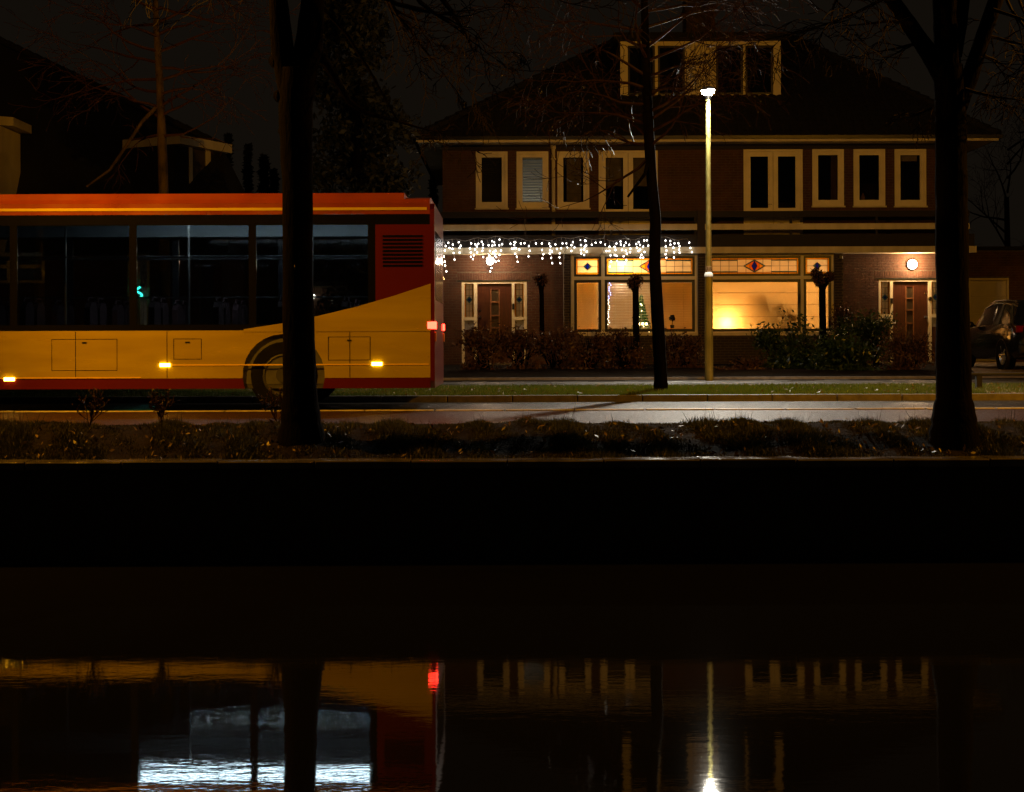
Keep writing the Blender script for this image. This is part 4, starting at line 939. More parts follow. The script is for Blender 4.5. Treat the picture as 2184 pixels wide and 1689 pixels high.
# ---------------------------------------------------------------- the parked car
def car():
    ox, oy, oz = 10.92, 30.35, .285       # rear-left corner on the driveway
    t = thing("parked_car", (ox+.92, oy+2.2, oz), "dark grey estate car parked tail-out on the gravel driveway", "car")
    M_car = mat("dark_car_paint", (.010,.010,.011), .14, var=.05, coat=.6); M_cg = mat("car_glass", (.030,.040,.034), .06, var=.05); M_trim = M['black']
    cx = ox+.92
    # stations: (y, half width, z low, z belt, z shoulder width factor)
    st = [(0.0,.76,.45,.92),(.08,.84,.32,.98),(.35,.90,.24,1.02),(.8,.92,.22,1.02),(1.6,.92,.22,1.0),(2.4,.92,.22,.98),(3.1,.915,.22,.95),(3.7,.90,.24,.90),(4.15,.84,.28,.82),(4.4,.70,.38,.70)]
    sec = lambda h, lo, hi: [(-h*.9,lo),(-h*.99,lo+(hi-lo)*.22),(-h,lo+(hi-lo)*.55),(-h*.985,lo+(hi-lo)*.82),(-h*.93,hi),(h*.93,hi),(h*.985,lo+(hi-lo)*.82),(h,lo+(hi-lo)*.55),(h*.99,lo+(hi-lo)*.22),(h*.9,lo)]
    def loft(sts, fn):
        m_ = MB(); vs = []; n = None
        for s in sts:
            p = fn(s); n = len(p); vs += [(cx+a, oy+s[0], oz+b_) for a, b_ in p]
        fs = [(i*n+k, (i+1)*n+k, (i+1)*n+(k+1)%n, i*n+(k+1)%n) for i in range(len(sts)-1) for k in range(n)]
        fs += [tuple(range(n)), tuple(range(len(sts)*n-1, (len(sts)-1)*n-1, -1))]
        return m_.add(vs, fs)
    body = loft(st, lambda s: sec(s[1], s[2], s[3])).build("body", M_car, t, smooth=True)
    # cabin: (y, half width at belt, half width at roof, roof z)
    cb = [(.10,.80,.60,1.06),(.28,.82,.63,1.38),(.55,.84,.655,1.50),(1.2,.85,.67,1.555),(1.9,.85,.67,1.55),(2.5,.845,.65,1.47),(2.95,.84,.62,1.28),(3.35,.82,.70,.99)]
    cab = loft(cb, lambda s: [(-s[1],.96),(-s[2]-.03,s[3]-.06),(-s[2]+.06,s[3]),(0,s[3]+.02),(s[2]-.06,s[3]),(s[2]+.03,s[3]-.06),(s[1],.96)]).build("cabin", M_car, t, smooth=True)
    def sidept(y, f, s):   # point on the cabin side, f 0 belt .. 1 roof edge
        ys_ = [c_[0] for c_ in cb]; hb = np.interp(y, ys_, [c_[1] for c_ in cb]); hr = np.interp(y, ys_, [c_[2]+.03 for c_ in cb]); zr = np.interp(y, ys_, [c_[3]-.06 for c_ in cb])
        return (cx+s*(hb+(hr-hb)*f+.006), oy+y, oz+.96+(zr-.96)*f)
    for s in (-1, 1):
        for (ya, yb_), (yc, yd) in (((.42,.62),(.85,.80)), ((.70,.90),(1.62,1.56)), ((1.70,1.64),(2.95,2.62))):
            n = 6; m_ = MB(); vs = []
            for i in range(n+1):
                u = i/n; vs.append(sidept(ya+(yc-ya)*u, .10, s)); vs.append(sidept(yb_+(yd-yb_)*u, .93, s))
            m_.add(vs, [(2*i, 2*i+2, 2*i+3, 2*i+1) for i in range(n)]); m_.build("side_window", M_cg, t, smooth=True)
        ar = [sidept(y, 1.0, s) for y in np.linspace(.45, 2.9, 14)]; MB().tube(ar, .013, 5).build("window_trim", M['chrome'], t)
        rr = [(p[0]-s*.04, p[1], p[2]+.07) for p in [sidept(y, 1.0, s) for y in np.linspace(.6, 2.3, 10)]]; MB().tube(rr, .014, 5).build("roof_rail", M['chrome'], t)
        mp_ = (cx+s*1.0, oy+2.72, oz+1.03); mm = MB().ball(mp_, .10, 12, 8, .75); mm.tube([(cx+s*.86,oy+2.74,oz+1.0), mp_], .025, 6); mm.build("wing_mirror", M_car, t, smooth=True)
        for wy in (.82, 3.5):
            wc = (cx+s*.80, oy+wy, oz+.325)
            wh = MB().lathe([(.22,.10*s),(.31,.10*s),(.325,.07*s),(.325,-.09*s),(.3,-.11*s)], wc, 26, 'x', cap=False).build("wheel", MATS["tyre_rubber"], t, smooth=True)
            rm = MB().lathe([(.225,.085*s),(.235,.10*s),(.21,.07*s),(.19,.02*s),(.05,.03*s),(.001,.03*s)], wc, 24, 'x', cap=False)
            for k in range(5):
                a = 2*PI*k/5; d = Vector((0, math.cos(a), math.sin(a)))
                rm.tube([Vector(wc)+d*.04+Vector((.075*s,0,0)), Vector(wc)+d*.215+Vector((.092*s,0,0))], [.035,.028], 5)
            rm.build("rim", mat("alloy_rim", (.6,.6,.58), .3, metal=.7), wh, smooth=True)
            MB().lathe([(.37,.125*s),(.345,.128*s),(.345,.05*s),(.37,.05*s)], wc, 26, 'x', cap=False).build("wheel_arch", M_trim, t)
        MB().bevbox(min(cx+s*.72,cx+s*.885), max(cx+s*.72,cx+s*.885), oy-.012, oy+.22, oz+.82, oz+.97, .03).build("tail_light", mat("tail_lens", (.22,.004,.004), .1, coat=1), t)
        MB().tube([(cx+s*.925,oy+1.5,oz+.82),(cx+s*.94,oy+1.56,oz+.82),(cx+s*.94,oy+1.7,oz+.82)], .014, 5).build("door_handle", M['chrome'], t)
    MB().add([(cx-.60,oy+.10,oz+1.07),(cx+.60,oy+.10,oz+1.07),(cx+.52,oy+.27,oz+1.36),(cx-.52,oy+.27,oz+1.36)], [(0,1,2,3)]).build("rear_window", M_cg, t)
    MB().bevbox(cx-.82, cx+.82, oy-.06, oy+.1, oz+.36, oz+.56, .03).build("rear_bumper", M_trim, t)
    MB().box(cx-.26, cx+.26, oy-.015, oy+.0, oz+.66, oz+.77).build("number_plate", mat("plate_yellow", (.6,.42,.03), .4), t)
    MB().box(cx-.62, cx+.62, oy-.02, oy-.004, oz+.80, oz+.82).build("chrome_strip", M['chrome'], t)
car()
# ---------------------------------------------------------------- bare trees
class Twig:
    """recursive branches; collects tubes in two meshes: limbs (part trunk) and twigs (part crown)"""
    def __init__(s, seed): s.r = random.Random(seed); s.limb = MB(); s.twig = MB(); s.n = 0; s.tips = []
    def rv(s): return Vector((s.r.gauss(0,1), s.r.gauss(0,1), s.r.gauss(0,1)))
    def grow(s, p, d, L, rad, lev, maxlev, up=.12, wob=.22, kids=3, droop=0.0, ratio=.62):
        n = 5 if lev < maxlev else 4; pts = [Vector(p)]; d = Vector(d).normalized(); rs = [rad]
        for i in range(n):
            d = (d+s.rv()*wob*(.6+.3*lev/max(1,maxlev))+Vector((0,0,up if lev < maxlev-1 else up-droop))).normalized()
            pts.append(pts[-1]+d*L/n); rs.append(max(.0045, rad*(1-.72*(i+1)/n)))
        sides = 7 if rad > .05 else (5 if rad > .015 else 3)
        (s.limb if rad > .03 else s.twig).tube(pts, rs, sides, cap=rad > .03); s.n += 1
        if lev >= maxlev: s.tips.append(pts[-1]); s.tips.append(pts[2]); return
        k = kids+(1 if lev == 0 else 0)
        for j in range(k):
            u = s.r.uniform(.25, 1.0); i = min(n-1, int(u*n)); f = u*n-i; q_ = pts[i].lerp(pts[i+1], f)
            dd = (pts[i+1]-pts[i]).normalized(); side = s.rv(); side -= side.dot(dd)*dd; side.normalize()
            ang = s.r.uniform(.5, 1.0); nd = dd*math.cos(ang)+side*math.sin(ang)
            s.grow(q_, nd, L*ratio*s.r.uniform(.7,1.15), max(.005, rs[i]*.62), lev+1, maxlev, up, wob, kids, droop, ratio)
        s.grow(pts[-1], d, L*ratio, max(.005, rs[-1]), lev+1, maxlev, up, wob, kids, droop, ratio)
def make_tree(name, root, label, tw, mtrunk, mtwig, group=None):
    t = thing(name, root, label, "tree", group)
    tw.limb.build("trunk", mtrunk, t, smooth=True)
    if tw.twig.v: tw.twig.build("crown", mtwig, t)
    return t
def rings(tw, pts, rad, n=14, jit=.04, seed=1):
    """trunk with an uneven outline"""
    rr = random.Random(seed); P_ = []; Rr = []
    for i in range(len(pts)-1):
        for k in range(5):
            u = k/5; P_.append(Vector(pts[i]).lerp(Vector(pts[i+1]), u)); Rr.append((rad[i]+(rad[i+1]-rad[i])*u)*(1+rr.uniform(-jit,jit)))
    P_.append(Vector(pts[-1])); Rr.append(rad[-1]); tw.limb.tube(P_, Rr, n)

# big trunk left of the middle
Y1 = 14.65; k1 = Y1/F
t1 = Twig(3)
rings(t1, [P(644,985,Y1), P(642,915,Y1), P(640,860,Y1), P(636,640,Y1), P(636,420,Y1), P(632,230,Y1), P(640,150,Y1)], [v*k1 for v in (62,46,37,33,31.5,37,40)], seed=5)
rings(t1, [P(630,240,Y1), P(606,120,Y1), P(596,0,Y1), P(585,-160,Y1), P(560,-420,Y1)], [v*k1 for v in (26,25,20,18,12)], seed=6)
rings(t1, [P(640,200,Y1), P(662,90,Y1), P(672,-20,Y1), P(684,-220,Y1), P(690,-420,Y1)], [v*k1 for v in (30,30,24,20,14)], seed=7)
for p_, rr_ in ((P(590,130,Y1), .08), (P(598,205,Y1), .07), (P(604,280,Y1), .05)): t1.limb.ball(p_, rr_, 7, 5)
t1.limb.tube([P(668,90,Y1), P(715,165,Y1+.3), P(745,215,Y1+.5), P(780,240,Y1+.8), P(850,258,Y1+1.1)], [.05,.045,.035,.028,.02], 6)
t1.grow(P(850,258,Y1+1.1), (1,.1,-.1), .6, .018, 1, 4, up=.0, wob=.3, kids=3)
t1.limb.tube([P(676,0,Y1), P(740,70,Y1+.4), P(790,150,Y1+.6), P(850,258,Y1+1.1)], [.03,.022,.018,.012], 5)
for a, b_, dx, dz, L_ in ((690,-40,1,.15,1.5),(760,-30,1,-.35,1.2),(690,-120,1,-.1,1.8),(860,-60,.8,-.9,.9),(930,-30,.4,-.9,.8),(600,-60,-.8,.2,1.0),(800,-40,.7,-.7,1.0)):
    t1.grow(P(a,b_,Y1+random.uniform(-.3,.6)), (dx,random.uniform(-.2,.4),dz), L_, .035, 0, 4, up=-.02, wob=.26, kids=2, droop=.05)
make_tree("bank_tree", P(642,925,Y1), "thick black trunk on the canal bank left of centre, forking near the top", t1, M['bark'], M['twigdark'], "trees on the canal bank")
# big trunk on the right
t2 = Twig(9); Y2 = 14.65
rings(t2, [P(2034,975,Y2), P(2034,905,Y2), P(2034,850,Y2), P(2032,600,Y2), P(2030,400,Y2), P(2030,250,Y2), P(2024,140,Y2)], [v*k1 for v in (60,48,38,34,33,33,30)], seed=15)
rings(t2, [P(2026,240,Y2), P(2022,100,Y2), P(2020,0,Y2), P(2015,-300,Y2)], [v*k1 for v in (30,27,28,20)], seed=16)
rings(t2, [P(2016,170,Y2), P(1985,115,Y2), P(1940,50,Y2), P(1895,-15,Y2), P(1820,-160,Y2)], [v*k1 for v in (20,19,17,15,10)], seed=17)
rings(t2, [P(2040,240,Y2), P(2070,165,Y2), P(2100,75,Y2), P(2130,-10,Y2), P(2180,-200,Y2)], [v*k1 for v in (20,18,16,15,11)], seed=18)
rings(t2, [P(2040,120,Y2), P(2052,50,Y2), P(2060,-10,Y2), P(2068,-200,Y2)], [v*k1 for v in (13,13,12,9)], seed=19)
for a, b_, dx, dz, L_ in ((1950,50,-1,-.05,.7),(1975,95,-1,.1,.5),(1900,-10,-1,-.2,1.2),(2016,228,-1,-.05,.35),(2100,75,1,-.2,.8),(2120,20,1,-.5,.9),(2090,110,.9,-.3,.6),(2060,190,1,-.2,.6),(2140,-20,.6,-.9,1.2),(1840,-60,-.6,-.6,1.0),(2170,-30,.2,-1,.9)):
    t2.grow(P(a,b_,Y2+random.uniform(-.2,.4)), (dx,random.uniform(-.3,.5),dz), L_, .022, 0, 3, up=.01, wob=.28, kids=3, droop=.12)
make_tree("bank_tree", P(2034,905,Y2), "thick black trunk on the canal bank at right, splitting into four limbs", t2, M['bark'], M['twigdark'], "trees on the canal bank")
# street tree in front of the houses
Y3 = 23.4; k3 = Y3/F; t3 = Twig(21)
rings(t3, [P(1409,856,Y3), P(1409,834,Y3), P(1409,800,Y3), P(1404,700,Y3), P(1397,560,Y3), P(1399,470,Y3), P(1391,380,Y3), P(1384,260,Y3), P(1380,140,Y3), P(1377,0,Y3), P(1376,-150,Y3)], [v*k3 for v in (20,16,14,13.5,12.5,12,11.5,11.5,9.5,7.5,5)], n=12, seed=25)
t3.limb.tube([P(1388,330,Y3), P(1376,372,Y3-.1), P(1340,420,Y3-.2)], [.05,.03,.02], 6)
t3.grow(P(1386,335,Y3), (-.75,-.1,-.65), 1.3, .03, 1, 4, up=.05, wob=.16, kids=3, droop=-.04)
hts = [(315,.9),(290,1.2),(265,1.3),(240,1.4),(215,1.45),(190,1.5),(160,1.6),(130,1.6),(100,1.7),(60,1.7),(25,1.7),(-20,1.7),(-60,1.6)]
for i, (yy, L_) in enumerate(hts):
    for s in (-1, 1):
        a = random.uniform(-.7, .7); t3.grow(P(1383,yy+random.uniform(-8,8),Y3), (s*math.cos(a), math.sin(a)*1.0, random.uniform(.0,.75)), L_*random.uniform(.75,1.1), .03, 1, 4, up=.03, wob=.19, kids=3, droop=.13)
street_tree = make_tree("street_tree", P(1409,834,Y3), "slim wet street tree standing in the verge beside the white lamp post", t3, M['bark'], M['twig'])
# curtains and a small ornament in the dark right-hand upstairs windows
r = gl_r[3]; n = 16; vs = []
for k in range(n+1):
    u = k/n; yy = YF+.16+.03*math.sin(u*24); vs += [(r[1]-.17+.17*u, yy, r[2]-.05), (r[1]-.17+.17*u, yy, r[3]+.05)]
cto = MB().add(vs, [(2*k,2*k+2,2*k+3,2*k+1) for k in range(n)]).build("bedroom_curtain", mat("brown_curtain", (.16,.09,.05), .8), smooth=True); tag(cto, "brown curtain at the right edge of the window beside the right balcony door", "curtain")
r = gl_r[4]; orn = MB().lathe([(.04,0),(.05,.03),(.07,.09),(.04,.16),(.02,.2),(.03,.22)], (r[0]+.13, YF+.12, r[2]-.01), 12).build("sill_vase", mat("clay_vase", (.25,.12,.06), .6), smooth=True); tag(orn, "small clay vase on the sill of the second upstairs window from the right", "vase")
# rain drops on its lower twigs
tips = [p for p in t3.tips if hz(430,Y3) < p.z < hz(150,Y3)]; random.Random(4).shuffle(tips)
dm = MB()
for p in tips[:140]:
    r_ = random.uniform(.005, .012); dm.add([(p.x-r_,p.y,p.z),(p.x+r_,p.y,p.z),(p.x,p.y-r_,p.z),(p.x,p.y+r_,p.z),(p.x,p.y,p.z+r_),(p.x,p.y,p.z-r_*1.4)], [(0,2,4),(2,1,4),(1,3,4),(3,0,4),(2,0,5),(1,2,5),(3,1,5),(0,3,5)])
dm.build("rain_drops", mat("rain_drop", (.8,.85,.9), .12, var=.02, metal=.8), street_tree, kind="stuff")
# street tree on the left, behind the bus
t4 = Twig(31)
rings(t4, [P(351,830,Y3), P(352,700,Y3), P(350,400,Y3), P(347,300,Y3), P(343,180,Y3), P(336,60,Y3), P(332,-100,Y3)], [v*k3 for v in (13,12,10.5,9.5,8,6.5,4)], n=10, seed=35)
rings(t4, [P(338,226,Y3), P(306,258,Y3-.2), P(266,318,Y3-.3), P(236,362,Y3-.4), P(186,398,Y3-.5)], [v*k3 for v in (4.6,3.8,3.4,3,2)], n=7, seed=36)
for i, yy in enumerate((290,255,225,200,170,140,110,80,50,20,-15,-50)):
    for s in (-1, 1):
        a = random.uniform(-.6, .6); t4.grow(P(342,yy+random.uniform(-8,8),Y3), (s*math.cos(a), math.sin(a), random.uniform(-.1,.5)), random.uniform(.9,1.5), .028, 1, 4, up=.0, wob=.2, kids=2, droop=.06)
make_tree("street_tree", P(351,828,Y3), "slim street tree with a hanging limb behind the bus, at left", t4, M['bark2'], M['twigred'])
# twiggy tree behind the driveway
t5 = Twig(41); p0 = P(2150,760,47)
t5.limb.tube([p0, P(2150,560,47), P(2148,420,47)], [.14,.11,.08], 8)
for k in range(9): t5.grow(P(2150,560-k*30,47), (random.choice((-1,1))*random.uniform(.3,1), random.uniform(-.4,.4), random.uniform(.2,1)), 2.0, .04, 1, 4, up=.04, wob=.25, kids=3)
make_tree("garden_tree", p0, "dark twiggy tree rising behind the garage at far right", t5, M['bark'], M['twigdark'])

# ---------------------------------------------------------------- evergreen and far trees
def evergreen(name, label, X, Y, zb, zt, rfn, n, lsize):
    t = thing(name, (X, Y, zb), label, "tree")
    MB().tube([(X,Y,zb),(X,Y,zb+(zt-zb)*.9)], [.25,.04], 8).build("trunk", M['bark'], t)
    pts = []
    cl = [(random.random()**.8, random.random()*2*PI, random.uniform(.6,1.12)) for _ in range(90)]
    for k in range(n):
        u, a, f = random.choice(cl); u = min(.99, max(.0, u+random.gauss(0,.022))); a += random.gauss(0,.25)
        r_ = rfn(u)*f*math.sqrt(random.random()); pts.append((X+r_*math.cos(a), Y+r_*math.sin(a), zb+(zt-zb)*u))
    leafcloud(pts, lsize, M['conifer'], "crown", t)
YE2 = 33.0
evergreen("evergreen_tree", "tall dense black evergreen between the left trunk and the houses", hx(762,YE2), YE2, .2, hz(-60,YE2), lambda u: (1.38 if u < .55 else 1.38*(1-(u-.55)*1.1))*(.75+.35*min(1,u*6)), 16000, .10)
for i, (x, y, wd, lab) in enumerate(((488,285,16,"leftmost slim poplar on the skyline between the houses"), (530,305,20,"slim poplar on the skyline, second from the left house"), (565,330,26,"low bushy poplar on the skyline beside the left trunk"), (585,360,22,"short bushy tree on the skyline touching the left trunk"), (925,380,14,"dark thin tree on the skyline at the left corner of the brick houses"))):
    YY = 70; evergreen("poplar_tree", lab, hx(x,YY), YY, .3, hz(y,YY), lambda u, w_=wd: w_*YY/F*(1-u*.75), 1500, .22)
# far dark hedge closing the gap between the houses
hd = thing("garden_hedge", (hx(650,46), 46, .33), "tall dark hedge behind the gap between the two buildings", "hedge")
pts = [(random.uniform(hx(380,46), hx(960,46)), 46+random.uniform(-.4,.4), random.uniform(.35, 4.2+.5*math.sin(k))) for k in range(6000)]
leafcloud(pts, .12, M['conifer'], "foliage", hd)
MB().box(hx(380,46), hx(960,46), 45.95, 46.05, .3, 3.6).build("branches", M['conifer'], hd)

# ---------------------------------------------------------------- the house at the left
YL = 40.0; lh = thing("detached_house", (hx(150,YL), YL, .33), "dark house at far left with low black tiled roof and cream dormers", "house")
lx0, lx1 = hx(-420,YL), hx(470,YL)
lz = 3.55; YLf = YL
lops = [pxr(-60, 96, 505, 604, YL), pxr(272, 320, 538, 742, YL), pxr(425, 470, 560, 690, YL)]
brickwall(lh, "front_wall", lx0, lx1, .2, lz, lops, YLf, .24, M['brick'], M['mortar'])
MB().box(lx1-.24, lx1, YLf+.241, YLf+8, .2, lz).box(lx0, lx0+.24, YLf+.241, YLf+8, .2, lz).build("side_wall", M['brick'], lh)
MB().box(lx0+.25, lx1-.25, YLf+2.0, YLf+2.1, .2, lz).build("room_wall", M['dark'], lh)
# roof silhouette measured from the photograph: ridge at left, hip falling to the right
pr0 = P(-420, -60, 44.5); pr1 = P(-40, 66, 44.5)
rfL = MB().add([(lx0-.5,YLf-.5,lz),(lx1+.35,YLf-.5,lz-.02),(lx1+.35,YLf+9,lz),(lx0-.5,YLf+9,lz),tuple(pr0),tuple(pr1),tuple(P(478,318,42.5))], [(0,1,6,5,4),(1,2,6),(6,2,5),(2,3,4,5),(3,0,4)])
rl = rfL.build("roof", M['tilegrey'], lh)
a_, b_2 = P(-40,66,44.4), P(478,312,42.4)
for i in range(26):
    p0, p1 = a_.lerp(b_2, i/26), a_.lerp(b_2, (i+1.1)/26); MB().tube([p0, p1], [.13,.10], 6).build("hip_tile", M['tile'], rl)
# right dormer, seen from the side
dA, dB = P(371,300,40.6), P(478,328,42.6)
d = (dB-dA); d.z = 0; d.normalize(); nrm2 = Vector((d.y,-d.x,0))
if nrm2.y > 0: nrm2 = -nrm2
def obox(mb_, p, q_, th, z0, z1):
    o = [p, q_, q_-nrm2*th, p-nrm2*th]
    return mb_.add([(v.x,v.y,z0) for v in o]+[(v.x,v.y,z1) for v in o], [(0,3,2,1),(4,5,6,7),(0,1,5,4),(1,2,6,5),(2,3,7,6),(3,0,4,7)])
zt_ = hz(288,40.6,371)
obox(MB(), dA+nrm2*.25, dB+nrm2*.25+d*.1, 2.2, zt_-.26, zt_).build("dormer_fascia", M['fascia'], lh)
obox(MB(), dA+d*.05, dB-d*.05, 2.0, lz, zt_-.262).build("dormer_wall", M['tile'], lh)
for u0, u1 in ((.30,.36),(.62,.72),(.92,.96)):
    obox(MB(), dA+d*(dB-dA).length*u0+nrm2*.03, dA+d*(dB-dA).length*u1+nrm2*.03, .06, lz+.4, zt_-.27).build("dormer_post", M['fascia'], lh)
obox(MB(), dA+d*(dB-dA).length*.37+nrm2*.012, dA+d*(dB-dA).length*.61+nrm2*.012, .02, lz+.5, zt_-.3).build("dormer_shutter", M_slat_dark, lh)
# left dormer at the picture's edge
p, q_ = P(-120,262,38.9), P(30,280,39.4)
MB().add([(p.x,p.y,hz(237,38.9,0)-.0),(q_.x,q_.y,hz(250,39.4,20)),(q_.x,q_.y,hz(268,39.4,20)),(p.x,p.y,hz(262,38.9,0)),(p.x,p.y+1.5,hz(237,38.9,0)),(q_.x,q_.y+1.5,hz(250,39.4,20)),(q_.x,q_.y+1.5,hz(268,39.4,20)),(p.x,p.y+1.5,hz(262,38.9,0))], [(0,3,2,1),(4,5,6,7),(0,1,5,4),(1,2,6,5),(2,3,7,6),(3,0,4,7)]).build("dormer_fascia", M['fascia'], lh)
MB().box(p.x, hx(5,39.3), 39.2, 40.8, lz-.2, hz(268,39.2,0)).build("dormer_wall", M['fascia'], lh)
# its lower windows
M_net = mat("net_curtain", (.55,.48,.42), .8, transl=.4)
for i, r in enumerate(lops[:2]):
    x0, x1, z0, z1 = r
    fo = frame_mb(x0+.001, x1-.001, z0+.001, z1-.001, .08, YL-.02, YL+.07).build("window" if i == 0 else "glazed_door", M['fascia'], lh)
    MB().box((x0+x1)/2-.04, (x0+x1)/2+.04, YL-.015, YL+.06, z0+.08, z1-.08).build("mullion", M['fascia'], fo)
    if i == 0: MB().box(x0+.08, x1-.08, YL-.012, YL+.055, z0+(z1-z0)*.32, z0+(z1-z0)*.40).build("transom", M['fascia'], fo)
    MB().box(x0+.08, x1-.08, YL+.03, YL+.036, z0+.08, z1-.08).build("pane", M['glass'], fo)
    t = thing("net_curtain", ((x0+x1)/2, YL+.12, z1), "pale net curtain in the left house's %s" % ("window at the picture's edge" if i == 0 else "tall glazed door"), "curtain")
    n = 30; vs = []
    for k in range(n+1):
        u = k/n; yy = YL+.12+.02*math.sin(u*50); vs += [(x0+.05+(x1-x0-.1)*u, yy, z0+.02 if i else z0+(z1-z0)*(.5+.04*math.sin(u*20))), (x0+.05+(x1-x0-.1)*u, yy, z1-.05)]
    MB().add(vs, [(2*k,2*k+2,2*k+3,2*k+1) for k in range(n)]).build("cloth", M_net, t, smooth=True)
    point(t, ((x0+x1)/2, YL+.9, z0+1.0), 16, (1,.85,.7), .1)
    MB().ball(((x0+x1)/2, YL+1.02, z0+1.0), .07, 8, 5).build("bulb", emit("dim_bulb", (1,.8,.55), 3), t)
# teal S-shaped light in the glazed door
sg = thing("neon_light", P(297,622,YL-.06), "teal glowing S-shaped light in the glazed door, seen through the bus windows", "light")
pts = [P(297+7*math.sin(u*2*PI*1.05+2.6)*(.9), 612+22*u, YL-.05) for u in np.linspace(0,1,22)]
MB().tube(pts, .028, 6).build("tube", emit("teal_neon", (.06,1,.75), 14), sg)
MB().box(hx(290,YL), hx(304,YL), YL-.045, YL-.03, hz(636,YL,297), hz(610,YL,297)).build("back_plate", M['black'], sg)
# small shed with a lantern in the gap
sh = thing("garden_shed", (hx(690,43), 43, .33), "small brick outbuilding with lantern in the gap behind the left trunk", "shed")
brickwall(sh, "front_wall", hx(630,43), hx(760,43), .2, 2.7, [(hx(676,43), hx(706,43), .3, 2.3)], 43, .2, M['brick'], M['mortar'])
MB().box(hx(625,43), hx(765,43), 42.9, 45, 2.71, 2.85).build("roof", M['tilegrey'], sh)
dd = MB().box(hx(676,43)+.002, hx(706,43)-.002, 43.05, 43.1, .3, 2.298).build("door", M['door'], sh)
ln2 = thing("wall_lantern", P(669,632,42.93), "small white wall lantern beside the outbuilding door", "lamp")
c = P(669,632,42.86); MB().ball(c, .06, 10, 6, 1.3).build("globe", emit("shed_glow", (1,.88,.75), 22), ln2); MB().box(c.x-.02, c.x+.02, c.y+.03, 42.985, c.z+.05, c.z+.09).build("arm", M['black'], ln2)
point(ln2, (c.x, c.y-.1, c.z), 5, (1,.75,.5), .05)

# ---------------------------------------------------------------- garage
YG = 40.6; ga = thing("garage", (hx(2108,YG), YG, .33), "brick garage with pale up-and-over door behind the parked car", "garage")
gx0, gx1 = hx(2062,YG), hx(2240,YG); op = (hx(2066,YG), hx(2152,YG), .34, hz(593,YG,2108))
brickwall(ga, "front_wall", gx0, gx1, .2, hz(533,YG,2108), [op], YG, .24, M['brick'], M['mortar'])
MB().box(gx0, gx1, YG+.241, YG+6, .2, hz(535,YG,2108)).build("body", M['brick'], ga)
MB().box(gx0-.05, gx1+.1, YG-.1, YG+6.1, hz(533,YG,2108)+.001, hz(526,YG,2108)).build("roof", M['tilegrey'], ga)
gd = MB().box(op[0]+.05, op[1]-.05, YG+.1, YG+.14, op[2], op[3]-.05).build("garage_door", M['garage'], ga)
for k in range(5): 
    z0 = op[2]+.03+k*(op[3]-op[2]-.1)/5; MB().bevbox(op[0]+.07, op[1]-.07, YG+.085, YG+.099, z0, z0+(op[3]-op[2]-.1)/5-.012, .006).build("door_panel", M['garage'], gd)
frame_mb(op[0]+.001, op[1]-.001, op[2], op[3]-.001, .05, YG-.01, YG+.09, wb=.002).build("door_frame", M['fascia'], ga)

# ---------------------------------------------------------------- garden
def shrub(label, blobs, n, m, lsize, name="shrub", twigs=14, seed=0):
    """blobs in pixels: (x, y, Y, rx, rz)"""
    rr = random.Random(seed); x0 = blobs[0]; base = (hx(x0[0],x0[2]), x0[2], gz(x0[2]))
    t = thing(name, base, label, "shrub"); pts = []; st = MB()
    for (x, y, Y, rx, rz_) in blobs:
        c = P(x, y, Y); k = Y/F
        for q in range(7):
            cc = Vector((c.x+rr.uniform(-.75,.75)*rx*k, c.y+rr.uniform(-.6,.6)*rx*k, c.z+rr.uniform(-.75,.75)*rz_*k))
            s = rr.uniform(.35,.75); pts.append(np.array(cc)+rng.normal(size=(n//(7*len(blobs)),3))*np.array((rx*k*s*.55, rx*k*s*.5, rz_*k*s*.5)))
        for q in range(twigs):
            e = Vector((c.x+rr.uniform(-1,1)*rx*k, c.y+rr.uniform(-.6,.6)*rx*k, c.z+rr.uniform(.2,1.15)*rz_*k)); b0 = Vector((c.x+rr.uniform(-.3,.3)*rx*k, c.y, gz(Y)))
            st.tube([b0, b0.lerp(e, .5)+Vector((rr.uniform(-.08,.08),rr.uniform(-.08,.08),.05)), e], [.014,.009,.004], 4, cap=False)
    pts = np.concatenate(pts); pts[:,2] = np.maximum(pts[:,2], gz(x0[2])+.02)
    st.build("stem", M['bark'], t); leafcloud(pts, lsize*.75, m, "foliage", t)
    return t
shrub("big green leafy shrub below the right bay window", [(1660,745,34.5,45,45),(1735,742,34.5,50,52),(1700,775,33.5,60,32)], 5200, M['leafgreen'], .075, seed=1, twigs=20)
shrub("dark green shrub against the brick wall left of the right front door", [(1830,710,36.5,55,48),(1872,715,36.2,34,42)], 4000, M['leafgreen'], .06, seed=2)
shrub("green shrub at the pavement edge below the right front door", [(1800,765,32,70,40)], 2600, M['leafgreen'], .07, seed=3)
shrub("brown withered shrub in front of the right front door", [(1935,760,32,46,46)], 3000, M['leafbrown'], .05, seed=4, twigs=26)
shrub("low brown shrub at the foot of the right bay wall", [(1590,785,32.5,40,22)], 1300, M['leafbrown'], .05, seed=5)
shrub("dark shrub climbing the pier beside the right bay window", [(1800,690,37.2,22,40)], 1300, M['leafbrown'], .05, seed=6, twigs=22)
for i, (x, lab) in enumerate(((1035,"leftmost brown hydrangea in front of the left front door"), (1110,"brown hydrangea between the left front door and its pollarded tree"), (1185,"brown hydrangea below the leftmost pollarded tree"), (1255,"brown hydrangea below the narrow light of the left bay"), (1330,"brown hydrangea below the open venetian blind"), (1455,"brown hydrangea right of the slim street tree"))):
    shrub(lab, [(x,750+5*(i%2),33.2+.5*(i%3),48,42+4*(i%2))], 2200, M['leafbrown'], .06, "hydrangea", twigs=26, seed=20+i)
